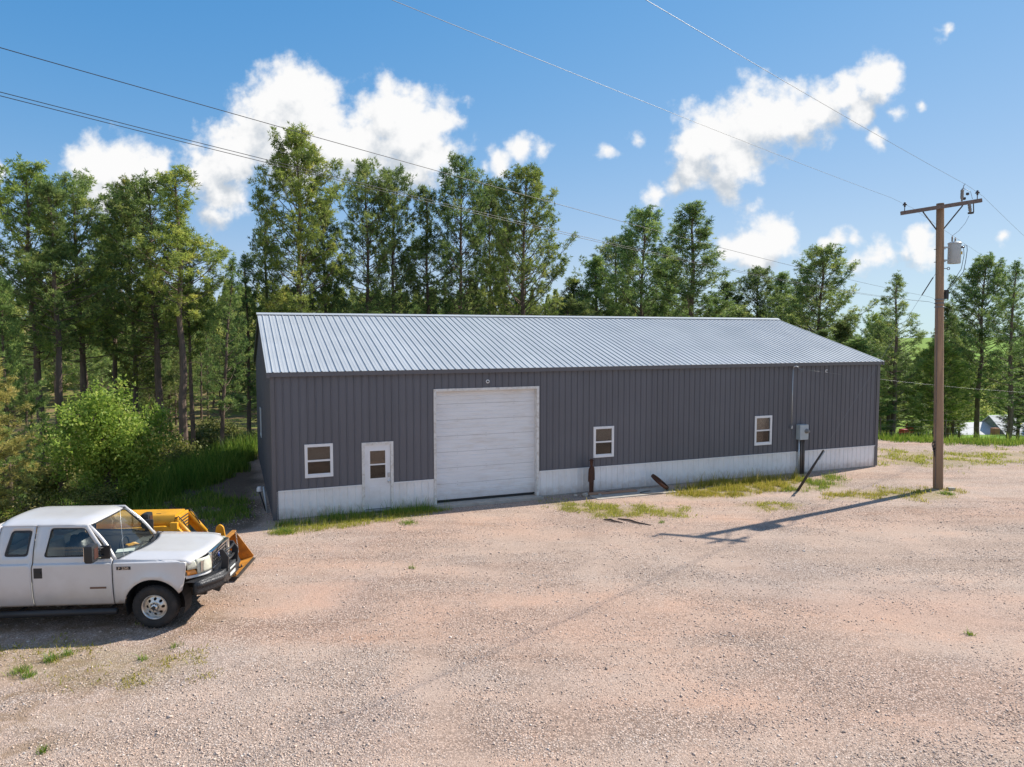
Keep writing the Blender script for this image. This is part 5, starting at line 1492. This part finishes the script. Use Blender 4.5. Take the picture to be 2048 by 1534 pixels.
# (kind, px-azimuth tangent, distance, top elevation tangent, width, label)
NEAR = [
 ('round', .146, 55.0, .140, 1.1, 'shaded pine filling the gap left of the pine pair above the right roof half'),
 ('cone', .216, 57.0, .135, 1.2, 'shaded pine seen between the two pines of the pair above the roof'),
 ('cone', .300, 58.0, .085, 1.3, 'low full pine just right of the pine pair above the roof'),
 ('wide', .405, 62.0, .075, 1.1, 'low pine filling in behind the dense conical pine at the ridge end'),
 ('cone', .085, 54.0, .09, 1.1, 'low pine at the right foot of the broad lopsided pine'),
 ('warm', -.775, 22.0, .070, .62, 'yellowish low pine filling the left edge behind the pickup'),
 ('young', -.715, 30.0, .10, .55, 'bushy mid-height pine just right of the yellowish pine at the left edge'),
 ('round', -.672, 34.0, .243, 1.15, 'leftmost tall pine, bare trunk rising behind the yellowish pine'),
 ('tall2', -.640, 32.5, .222, 1.05, 'tall pine with a crooked trunk left of the bright green leafy tree'),
 ('round', -.606, 36.0, .228, 1.05, 'tall pine with pale trunk directly above the left half of the leafy tree'),
 ('tall2', -.560, 39.0, .175, .95, 'slim pine with a straight bare trunk above the leafy tree'),
 ('big', -.532, 40.0, .226, .85, 'dark crowned pine left of the pine with the longest bare trunk'),
 ('round', -.502, 36.5, .222, 1.1, 'pine whose trunk stands just right of the leafy tree'),
 ('tall2', -.466, 34.8, .243, 1.15, 'pine with the longest bare reddish trunk between leafy tree and building'),
 ('tall2', -.452, 37.5, .13, .7, 'thin dark pine close behind the longest bare trunk'),
 ('sparse', -.415, 36.0, .125, .6, 'thin leaning pine left of the building corner'),
 ('sparse', -.372, 43.0, .125, .75, 'slim pine whose trunk stands at the left gable of the building'),
 ('sparse', -.342, 44.0, .190, .95, 'open young pine above the left end of the roof'),
 ('big', -.296, 42.0, .295, 1.18, 'tallest pine, broad yellow-green crown above the left of the roof'),
 ('cone', -.262, 45.0, .200, .9, 'dark pine tucked against the right side of the tallest pine'),
 ('round', -.202, 46.0, .245, 1.0, 'pine with slender trunk, first one right of the tallest pine'),
 ('tall', -.165, 47.0, .238, 1.0, 'pine with twin-looking top, second one right of the tallest pine'),
 ('tall2', -.118, 48.0, .215, 1.0, 'airy pine with forked limbs above the overhead door'),
 ('round', -.072, 47.0, .250, 1.05, 'narrow topped pine standing tallest above the overhead door'),
 ('big', -.032, 50.0, .222, .85, 'full pine just left of the broad lopsided pine'),
 ('wide', .018, 45.0, .240, 1.12, 'broad lopsided pine, rightmost of the tall group above the roof'),
 ('cone', .118, 52.0, .120, 1.2, 'short pine between the broad lopsided pine and the pine pair'),
 ('wide', .182, 50.0, .182, 1.1, 'full round topped pine, left of the pair above the right roof half'),
 ('cone', .252, 47.0, .198, 1.5, 'layered open pine, right of the pair above the right roof half'),
 ('wide', .345, 58.0, .100, 1.0, 'small pine above the right roof end, left of two'),
 ('cone', .378, 60.0, .098, 1.3, 'small pine above the right roof end, right of two'),
 ('wide', .432, 52.0, .130, 1.2, 'dense conical pine behind the right end of the ridge'),
 ('young', .462, 50.0, .028, .9, 'low bushy pine behind the sloping right end of the roof'),
 ('sparse', .540, 46.0, .098, .95, 'open pine standing between the building and the utility pole'),
 ('cone', .610, 54.0, .055, .8, 'pine half hidden by the utility pole'),
 ('big', .660, 50.0, .118, 1.0, 'broad dark pine right of the transformer'),
 ('sparse', .704, 46.0, .116, .95, 'rightmost pine at the frame edge'),
 ('young', .515, 56.0, .02, .7, 'low pine left of the utility pole behind the open pine'),
]
rr = random.Random(5)
for (kind, ax_, dist, el, wd_, lab) in NEAR:
    ln = (0, 0)
    if 'leaning' in lab: ln = (0, -4.5)
    x, y = ax_ * dist, dist
    o = place_pine(kind, x, y, CAM_H + el * dist * 1.02, wd_, rr.uniform(0, 360), lab, lean=ln)
    tone = (1.20, 1.10, .85, 1) if ('tallest pine,' in lab or 'longest bare' in lab or 'leftmost tall' in lab or 'broad lopsided pine, right' in lab) else (1.0, 1.0, 1.0, 1)
    for c in o.children: c.color = tone
# deeper forest: countable trunks behind the front rank, too alike to tell apart
occ = [(a * d, d) for (_, a, d, *_r) in NEAR]
cnt = 0; tries = 0
while cnt < 150 and tries < 6000:
    tries += 1
    a = rr.uniform(-.86, .16) if rr.random() < .72 else rr.uniform(.16, .86)
    d = rr.uniform(37, 95)
    x, y = a * d, d
    if poly_sd(PAD, np.array(x), np.array(y)) < 2.5: continue
    if -.40 < a < -.33 and d < 80: continue
    if a < -.33 and d < 56 and rr.random() < .6: continue
    if a > .48 and d < 46: continue
    if .635 < a < .715 or .545 < a < .58: continue
    if any((x - p) ** 2 + (y - q_) ** 2 < 2.4 ** 2 for p, q_ in occ): continue
    occ.append((x, y)); cnt += 1
    left = a < -.33
    kind = rr.choice((['tall', 'tall2', 'tall', 'sparse'] if d < 58 else ['tall', 'tall2', 'cone', 'sparse', 'young']) if left else ['cone', 'young', 'wide', 'sparse', 'tall'])
    cap = .16 if left else (.085 if a < .3 else .055)
    z0 = float(ground_h(x, y)); h = rr.uniform(8, 13.5)
    if a > .3: h = rr.uniform(6, 11)
    top = min(z0 + h, CAM_H + cap * d)
    place_pine(kind, x, y, top, rr.uniform(.55, .85) if left else rr.uniform(.85, 1.25), rr.uniform(0, 360),
               'pine deep in the wood behind the front trunks' if left else 'pine standing low behind the building and front pines',
               'pines deep in the wood on the left' if left else 'pines low behind the building')

# pines filling the slope below the right edge of the yard
k_ = 0; tries = 0
while k_ < 30 and tries < 4000:
    tries += 1
    a = rr.uniform(.44, .84); d = rr.uniform(47, 95); x, y = a * d, d
    if any((x - p) ** 2 + (y - q_) ** 2 < 3.0 ** 2 for p, q_ in occ): continue
    if .635 < a < .715 or .545 < a < .58: continue
    occ.append((x, y)); k_ += 1
    place_pine(rr.choice(['cone', 'wide', 'sparse', 'big', 'round']), x, y, CAM_H + rr.uniform(-.03, .05) * d, rr.uniform(.7, 1.0), rr.uniform(0, 360),
               'pine on the slope below the right edge of the yard', 'pines on the right slope')

# far wooded slopes: one mass
def far_forest():
    rg = np.random.default_rng(99)
    protos = []
    for s in range(4):
        n_ = 150; t = rg.uniform(0, 1, n_) ** .8; az = rg.uniform(0, 6.28, n_)
        r = (1 - t) ** .75 * 2.3 * rg.uniform(.55, 1.1, n_) + .1
        C = np.stack([r * np.cos(az), r * np.sin(az), 1.5 + t * 9.5], 1)
        A = np.stack([np.cos(az) * .8, np.sin(az) * .8, .25 + t * .6], 1); A /= np.linalg.norm(A, axis=1, keepdims=True)
        V, F, T = tufts(C, A, rg, 5, .95, .30, .8)
        protos.append((V, F, T))
    Vs, Fs, Ts = [], [], []; o = 0; k = 0; tries = 0
    while k < 700 and tries < 20000:
        tries += 1
        a = rg.uniform(-.95, .95); d = 88 + 230 * rg.random() ** 1.2; x, y = a * d, d
        if a > .42:
            if d < 150 and rg.random() < .9: continue
        z = float(ground_h(x, y)); V, F, T = protos[rg.integers(4)]
        h = rg.uniform(.8, 1.25); w = rg.uniform(.8, 1.2); th = rg.uniform(0, 6.28)
        c, s = math.cos(th), math.sin(th)
        Vt = np.stack([(V[:, 0] * c - V[:, 1] * s) * w + x, (V[:, 0] * s + V[:, 1] * c) * w + y, V[:, 2] * h + z], 1)
        Vs.append(Vt); Fs.append(F + o); Ts.append(np.clip(T + rg.uniform(-.25, .25), 0, 1)); o += len(V); k += 1
    ob = np_mesh('far_woodland', np.concatenate(Vs), np.concatenate(Fs), M['far_needles'], attrs={'tint': np.concatenate(Ts)})
    tag(ob, 'far pine woodland covering the slopes behind everything', 'woodland', kind='stuff')
far_forest()

# ------------------------------------------------------------------ leafy tree and shrubs
def leafy(name, seed, n_leaf, rad, zc, hz, stems, mat, leaf=.07, wood_r=.05, stem_h=1.0):
    rg = np.random.default_rng(seed)
    wood = MB(); tips = []
    for s in range(stems):
        az = s * 6.283 / stems + rg.uniform(-.3, .3); sp = rg.uniform(.2, .8)
        p = np.array([0, 0, -.2]); d = np.array([math.cos(az) * .25 * sp, math.sin(az) * .25 * sp, 1.0]); pts = [p, p + np.array([0, 0, .5 * stem_h])]
        for k in range(6):
            d = d + np.array([math.cos(az), math.sin(az), 0]) * .14 * sp + rg.normal(0, .08, 3); d /= np.linalg.norm(d)
            pts.append(pts[-1] + d * (zc + hz * .55) / 6.5)
        wood.tube([tuple(q) for q in pts], [wood_r * (1 - .8 * i / 7) + .006 for i in range(8)], 5, cap=False)
        for k in range(9):
            i = rg.integers(3, 8); q = pts[i]; a = rg.normal(0, 1, 3); a[2] = abs(a[2]) * .8; a /= np.linalg.norm(a)
            e = q + a * rg.uniform(.4, 1.0) * rad * .6
            wood.tube([tuple(q), tuple((q + e) / 2 + rg.normal(0, .04, 3)), tuple(e)], [.014, .01, .004], 3, cap=False); tips.append(e); tips.append((q + e) / 2)
    # leaves in clumps through the crown volume
    ncl = 150
    cd = rg.normal(size=(ncl, 3)); cd /= np.linalg.norm(cd, axis=1, keepdims=True)
    cr = rg.uniform(.35, 1.0, ncl) ** .6
    lump = 1 + .22 * np.sin(cd[:, 0] * 4 + seed) + .15 * np.sin(cd[:, 2] * 6 + 2 * seed)
    cl = cd * cr[:, None] * lump[:, None] * np.array([rad, rad, hz]) + [0, 0, zc]
    cl = np.concatenate([cl, np.array(tips)])
    idx = rg.integers(0, len(cl), n_leaf)
    P = cl[idx] + rg.normal(0, .17 * rad / 1.6, (n_leaf, 3))
    u_ = rg.normal(size=(n_leaf, 3)); u_ /= np.linalg.norm(u_, axis=1, keepdims=True)
    w = np.cross(u_, rg.normal(size=(n_leaf, 3))); w /= np.linalg.norm(w, axis=1, keepdims=True)
    s = leaf * rg.uniform(.6, 1.25, (n_leaf, 1))
    V = np.stack([P - u_ * s, P + w * s * .55, P + u_ * s, P - w * s * .55], 1).reshape(-1, 3)
    k = np.arange(n_leaf)[:, None] * 4; F = np.concatenate([k + [0, 1, 2], k + [0, 2, 3]], 1).reshape(-1, 3)
    tb = rg.uniform(-.18, .18, len(cl))[idx]
    T = np.repeat(np.clip(rg.normal(.5, .22, n_leaf) + tb, 0, 1), 4)
    root = empty(name)
    wood.build('trunk', M['twig'], root)
    np_mesh('crown', V, F, M[mat], root, {'tint': T})
    return root
bx, by = -13.15, 22.9
lt = leafy('leafy_tree', 4, 20000, 1.62, 2.35, 1.75, 6, 'leaves', .062, .07)
lt.scale = (.95, .95, .98); lt.location = (bx, by, float(ground_h(bx, by)) - .05)
tag(lt, 'bright green leafy small tree among the pines behind the pickup', 'tree')
sh0 = None
SHR = [(-14.2, 21.0, .9, 'sparse yellow-green shrub directly below the left of the leafy tree'), (-12.6, 21.6, .75, 'small shrub at the right foot of the leafy tree'),
       (-15.6, 20.2, 1.0, 'twiggy shrub showing above the middle of the pickup roof'), (-16.8, 19.6, 1.0, 'twiggy shrub showing above the rear of the pickup roof'),
       (-15.2, 25.5, 1.1, 'shrub deep behind the leafy tree, left side'), (-13.9, 29.5, 1.0, 'shrub between the bare trunks beyond the lush grass bank'), (-15.5, 33.0, 1.1, 'shrub far among the bare trunks left of the building')]
for i_, (sx, sy, ss, lab) in enumerate(SHR):
    if sh0 is None: sh0 = leafy('shrub', 9, 2600, .85, .75, .6, 8, 'shrub', .05, .02, .3); o = sh0
    else: o = copy_tree(sh0)
    o.location = (sx, sy, float(ground_h(sx, sy)) - .05); o.scale = (ss, ss, ss * rr.uniform(.8, 1.2)); o.rotation_euler = (0, 0, rr.uniform(0, 6))
    tag(o, lab, 'shrub', 'shrubs at the wood edge')

k_ = 0
while k_ < 34:
    a = rr.uniform(-.80, -.33); d = rr.uniform(26, 58); x, y = a * d, d
    if poly_sd(PAD, np.array(x), np.array(y)) < 1.5: continue
    k_ += 1; o = copy_tree(sh0); o.location = (x, y, float(ground_h(x, y)) - .1); q_ = rr.uniform(.8, 1.6); o.scale = (q_ * 1.2, q_ * 1.2, q_ * rr.uniform(.7, 1.2)); o.rotation_euler = (0, 0, rr.uniform(0, 6))
    tag(o, 'low brushy shrub on the forest floor among the left pines', 'shrub', 'brush on the forest floor')
# ------------------------------------------------------------------ grass and weeds
def blades(name, P, h, mat, label, wd=.008, lean=.35, seed=1):
    rg = np.random.default_rng(seed); n_ = len(P)
    h = np.broadcast_to(h, (n_,)) * rg.uniform(.4, 1.1, n_) * (1 + 1.3 * (rg.random(n_) < .10))
    az = rg.uniform(0, 6.283, n_); a2 = rg.uniform(0, 6.283, n_)
    S = np.stack([np.cos(az), np.sin(az), np.zeros(n_)], 1) * wd * rg.uniform(.6, 1.3, (n_, 1))
    Ln = np.stack([np.cos(a2), np.sin(a2), np.zeros(n_)], 1) * (h * lean * rg.uniform(.2, 1.3, n_))[:, None]
    up = np.zeros((n_, 3)); up[:, 2] = h
    v0 = P - S; v1 = P + S; v2 = P + up * .6 + Ln * .35 + S * .6; v3 = P + up * .6 + Ln * .35 - S * .6; v4 = P + up * .95 + Ln
    V = np.stack([v0, v1, v2, v3, v4], 1).reshape(-1, 3)
    k = np.arange(n_)[:, None] * 5
    F = np.concatenate([k + [0, 1, 2], k + [0, 2, 3], k + [3, 2, 4]], 1).reshape(-1, 3)
    o = np_mesh(name, V, F, M[mat]); tag(o, label, 'grass', kind='stuff'); return o
def scatter(poly, n_, rg, thr=.5, ns=.5, edge=.5, seed=70):
    poly = np.array(poly, float); lo = poly.min(0) - edge; hi = poly.max(0) + edge
    P = rg.uniform(lo, hi, (n_, 2)); sd = poly_sd(poly, P[:, 0], P[:, 1])
    d = sstep(edge * .6, -edge * .8, sd + (fbm(P[:, 0], P[:, 1], .6, seed) - .5) * edge * 2.2) * sstep(thr - .16, thr + .12, fbm(P[:, 0], P[:, 1], ns, seed + 4))
    P = P[rg.random(n_) < d]
    z = ground_h(P[:, 0], P[:, 1])
    return np.column_stack([P, z])
rg = np.random.default_rng(31)
P = scatter(GP['strip'][0], 26000, rg, .34, .5, .35)
vv = -((P[:, 0] - L0[0]) * NY[0] + (P[:, 1] - L0[1]) * NY[1]); P = P[(vv > .05)]; vv = vv[vv > .05]
blades('grass', P[vv >= .55], .10, 'grass_dry', 'yellowing grass fringe at the gravel edge before the entry door', .007, .5, 22)
P = P[vv < .7]
blades('grass', P, .21, 'grass', 'green grass strip growing along the foot of the white wainscot by the entry door', .007, .35, 2)
P = scatter(GP['door_right'][0], 30000, rg, .53, .45, .7); blades('grass', P, .075, 'grass_dry', 'short yellowish grass patch on the gravel right of the overhead door', .008, .7, 3)
P = scatter(GP['wallgrass'][0], 60000, rg, .45, .45, .6)
vv = -((P[:, 0] - L0[0]) * NY[0] + (P[:, 1] - L0[1]) * NY[1]); P = P[vv > .06]; vv = vv[vv > .06]
blades('grass', P, np.where(vv < 1.0, .24, .12), 'grass_dry', 'bright yellow-green grass against the wainscot below the right window', .008, .4, 4)
P = scatter(GP['guy'][0], 18000, rg, .52, .45, .6); blades('grass', P, .13, 'grass', 'grass patch around the guy wire anchor', .008, .5, 5)
P = scatter(GP['polepatch'][0], 20000, rg, .53, .45, .6); blades('grass', P, .09, 'grass_dry', 'short grass patch at the foot of the utility pole', .008, .6, 6)
P = scatter(GP['mid'][0], 9000, rg, .5, .4, .4); blades('grass', P, .06, 'grass_dry', 'thin dry grass patch in the gravel left of the pole shadow', .008, .7, 7)
P = scatter(GP['yellow'][0], 40000, rg, .54, .7, 1.6); blades('grass', P, .10, 'grass_dry', 'thin yellow grass on the bare ground right of the building', .012, .7, 8)
band = [(16.6, 37.6), (19.3, 36.2), (22.5, 35.2), (26.5, 34.4), (34, 33.2), (34, 36.4), (27, 37.6), (18.5, 39.4)]
P = scatter(band, 60000, rg, .36, 1.2, .8); blades('grass', P, .25, 'grass_lush', 'lush green grass band along the right edge of the yard', .014, .35, 9)
bank = [(-13.2, 21.6), (-13.6, 26), (-13.6, 29), (-13.4, 33.5), (-11.9, 34.5), (-11.7, 31.5), (-10.9, 28), (-11.2, 25.0), (-11.8, 22.2)]
P = scatter(bank, 60000, rg, .22, 1.2, .5); blades('grass', P, .46, 'grass_lush', 'tall lush grass bank left of the building in its shadow', .012, .4, 10)
P = scatter([(-12, 19), (-12.6, 22), (-11, 25), (-9, 24), (-8, 21), (-9.5, 18.5)], 34000, rg, .50, .7, .8); blades('grass', P, .20, 'grass_lush', 'scattered grass on the dark soil left of the building', .010, .6, 11)
P = scatter(GP['left_weeds'][0], 20000, rg, .60, .45, .7); blades('grass', P, .045, 'grass_dry', 'low yellow weeds in the gravel before the pickup', .008, 1.0, 12)
W_ = []
for (wx, wy, wr_, n_) in ((-7.75, 11.62, .13, 130), (-7.6, 11.8, .10, 80), (-8.0, 11.2, .16, 160), (-7.75, 11.05, .10, 90), (-6.9, 13.2, .15, 110), (-6.2, 11.6, .08, 50), (-5.9, 12.1, .08, 40), (-6.15, 8.95, .08, 50),
                         (8.35, 12.6, .07, 50), (-2.35, 16.3, .07, 40), (4.35, 20.3, .08, 50), (14.9, 24.0, .22, 350), (19.8, 26.5, .25, 250), (-3.0, 20.2, .22, 250), (-6.3, 19.3, .28, 700)):
    p = rg.normal(0, wr_ * .55, (n_, 2)) + [wx, wy]; W_.append(np.column_stack([p, ground_h(p[:, 0], p[:, 1])]))
blades('weeds', np.concatenate(W_), .09, 'grass', 'small green weed tufts scattered over the gravel', .006, 1.1, 13)
# forest floor growth
n_ = 110000; a = rg.uniform(-.9, -.30, n_); d = rg.uniform(21, 60, n_); p = np.column_stack([a * d, d])
sd = poly_sd(PAD, p[:, 0], p[:, 1]); p = p[(sd > .3) & (rg.random(n_) < sstep(.40, .55, fbm(p[:, 0], p[:, 1], 2.2, 52)))]
blades('undergrowth', np.column_stack([p, ground_h(p[:, 0], p[:, 1])]), .28, 'grass', 'patchy green undergrowth on the forest floor at the left', .016, .6, 14)

# ------------------------------------------------------------------ loose stones on the yard
def stones():
    rg = np.random.default_rng(61)
    n_ = 120000
    d = 8.0 + 15 * rg.random(n_) ** 1.9; a = rg.uniform(-.80, .80, n_); x, y = a * d, d
    m = sstep(.36, .60, fbm(x * .8 + y * .35, (y - .4 * x) * 2.0, 3.2, 90) * .5 + fbm(x, y, 1.0, 91) * .5)
    k = rg.random(n_) < (.12 + .88 * m) * (1 - .85 * track_mask(x, y))
    x, y, d = x[k], y[k], d[k]; n_ = len(x)
    s = np.exp(rg.normal(math.log(.0092), .38, n_)) * (1 + .02 * (d - 8)); s = np.clip(s, .006, .045)
    z = ground_h(x, y)
    O = np.array([(1, 0, 0), (-1, 0, 0), (0, 1, 0), (0, -1, 0), (0, 0, 1), (0, 0, -1)], float)
    V = O[None] * rg.uniform(.55, 1.25, (n_, 6, 1)) + rg.normal(0, .22, (n_, 6, 3))
    th = rg.uniform(0, 6.28, n_); c, q_ = np.cos(th), np.sin(th)
    X = V[:, :, 0] * 1.25; Y = V[:, :, 1] * .85; Z = V[:, :, 2] * .6
    V = np.stack([X * c[:, None] - Y * q_[:, None], X * q_[:, None] + Y * c[:, None], Z], 2) * s[:, None, None]
    V += np.stack([x, y, z + s * .25], 1)[:, None, :]
    F0 = np.array([(0, 2, 4), (2, 1, 4), (1, 3, 4), (3, 0, 4), (2, 0, 5), (1, 2, 5), (3, 1, 5), (0, 3, 5)])
    F = (np.arange(n_)[:, None, None] * 6 + F0[None]).reshape(-1, 3)
    m_, nt, n, l, b = new_mat('loose_gravel')
    g = n.new('ShaderNodeNewGeometry'); cr = n.new('ShaderNodeValToRGB'); e = cr.color_ramp.elements
    e[0].color = (.27, .215, .185, 1); e[1].position = 1; e[1].color = (.76, .70, .64, 1)
    for pos, c_ in ((.2, (.47, .365, .30)), (.45, (.60, .47, .385)), (.7, (.68, .545, .455)), (.86, (.63, .445, .35))):
        k_ = e.new(pos); k_.color = (*c_, 1)
    l.new(g.outputs['Random Per Island'], cr.inputs[0]); l.new(cr.outputs[0], b.inputs['Base Color']); b.inputs['Roughness'].default_value = .9; b.inputs['Specular IOR Level'].default_value = .2
    o = np_mesh('loose_gravel', V.reshape(-1, 3), F, m_); tag(o, 'loose pinkish gravel stones strewn over the yard', 'gravel', kind='stuff')
stones()

# ------------------------------------------------------------------ far right: fence, house, red machine; dirt track at the left
fn = empty('wire_fence', (17, 38.4, 0)); tag(fn, 'low wire fence in the grass at the right edge of the yard', 'fence')
fx = [(17.0, 39.2), (20.0, 38.3), (23.0, 37.4), (26.0, 37.0), (29.0, 36.5), (33, 35.8)]
fz = [float(ground_h(*p)) for p in fx]
for (x, y), z in zip(fx, fz):
    MB().tube([(x - 17, y - 38.4, z - .3), (x - 17, y - 38.4, z + 1.25)], .025, 6).build('post', M['twig'], fn)
for hgt in (.45, .8, 1.15):
    MB().tube([(x - 17, y - 38.4, z + hgt) for (x, y), z in zip(fx, fz)], .005, 4).build('wire', M['wire'], fn)

def house():
    hx, hy = 93.0, 138.0; hz = float(ground_h(hx, hy))
    hz = 5.45 - 226 / 1420 * hy
    h = empty('farmhouse', (hx, hy, hz), R(14)); tag(h, 'grey sided house with pale roofs and brick chimney, far below beyond the right pines', 'house')
    grey = simple('grey_house_siding', (.25, .27, .24), .8); rf = simple('pale_house_roof', (.48, .49, .52), .7); br = simple('brick_chimney', (.36, .16, .09), .9)
    def gable(x0, x1, y0, y1, eave, peak, name='wall'):
        ym = (y0 + y1) / 2; mb = MB()
        mb.add([(x, y, z) for x in (x0, x1) for (y, z) in ((y0, -6), (y1, -6), (y1, eave), (ym, peak), (y0, eave))], [(0, 1, 2, 3, 4), (9, 8, 7, 6, 5), (0, 4, 9, 5), (1, 6, 7, 2), (0, 5, 6, 1)])
        mb.build('wall', grey, h)
        for (ya, za, yb, zb_) in ((y0 - .4, eave - .2, ym, peak + .1), (y1 + .4, eave - .2, ym, peak + .1)):
            mb = MB(); mb.add([(x0 - .4, ya, za), (x1 + .4, ya, za), (x1 + .4, yb, zb_), (x0 - .4, yb, zb_), (x0 - .4, ya, za + .15), (x1 + .4, ya, za + .15), (x1 + .4, yb, zb_ + .15), (x0 - .4, yb, zb_ + .15)],
                              [(0, 1, 2, 3), (7, 6, 5, 4), (0, 4, 5, 1), (1, 5, 6, 2), (2, 6, 7, 3), (3, 7, 4, 0)]); mb.build('roof', rf, h)
    gable(-9, 0, -3.5, 3.5, 2.4, 4.8); gable(-.5, 8.5, -5, 3, 2.6, 6.2)
    MB().box(-3.2, -2.0, -4.5, -3.55, -6, 4.4).build('chimney', br, h)
    def hwin(x0, x1, z0, z1, y):
        w = MB().box(x0 - .12, x1 + .12, y - .09, y - .02, z0 - .12, z1 + .12).build('window', M['white'], h)
        for (a, b2) in ((x0, (x0 + x1) / 2 - .05), ((x0 + x1) / 2 + .05, x1)): MB().box(a, b2, y - .12, y - .085, z0, z1).build('pane', M['dark'], w)
    hwin(4.6, 5.9, .6, 1.9, -5); hwin(-5.8, -4.6, .5, 1.8, -3.5); hwin(-7.9, -6.9, .5, 1.8, -3.5)
    MB().box(1.2, 2.2, -5.1, -5.01, -.4, 2.0).build('door', M['white'], h)
    MB().box(-.6, -.35, -5.08, -4.95, -1, 2.4).build('corner_board', M['white'], h)
house()
red = empty('red_tractor', (62.5, 111, 5.45 - 206 / 1420 * 111), R(20)); tag(red, 'small red farm machine in the green meadow right of the building', 'tractor')
rm = simple('red_machine_paint', (.42, .03, .03), .5)
MB().box(-1.6, 0, -.5, .5, .6, 1.4, .1).build('hood', rm, red); MB().box(0, 1.4, -.7, .7, .6, 2.2, .1).build('cab', rm, red)
MB().box(.1, 1.3, -.72, .72, 1.3, 2.0, .02).build('cab_glass', M['dark'], red)
for (x, r_) in ((-1.2, .45), (.9, .75)):
    for s_ in (-1, 1): MB().lathe([(0, .15), (r_ * .6, .15), (r_, .1), (r_, -.1), (0, -.15)], 18, Matrix.Translation((x, s_ * .75, r_)) @ Matrix.Rotation(R(90), 4, 'X')).build('wheel', M['rubber'], red)
# pale dirt track glimpsed between the trunks
xs_ = np.linspace(-34, -16.5, 30); mb = MB(); row = []
for x in xs_:
    yc = 57 + .28 * (x + 22) + 1.2 * math.sin(x * .3)
    for dy in (-3.4, -1.2, 1.2, 3.4): row.append((x, yc + dy, float(ground_h(x, yc + dy)) + .08))
mb.add(row, [(i_ * 4 + j_, (i_ + 1) * 4 + j_, (i_ + 1) * 4 + j_ + 1, i_ * 4 + j_ + 1) for i_ in range(29) for j_ in range(3)])
tag(mb.build('dirt_track', simple('pink_dirt', (.50, .36, .28), .95, var=.15, scale=1.5, bump=.3), None), kind='structure')
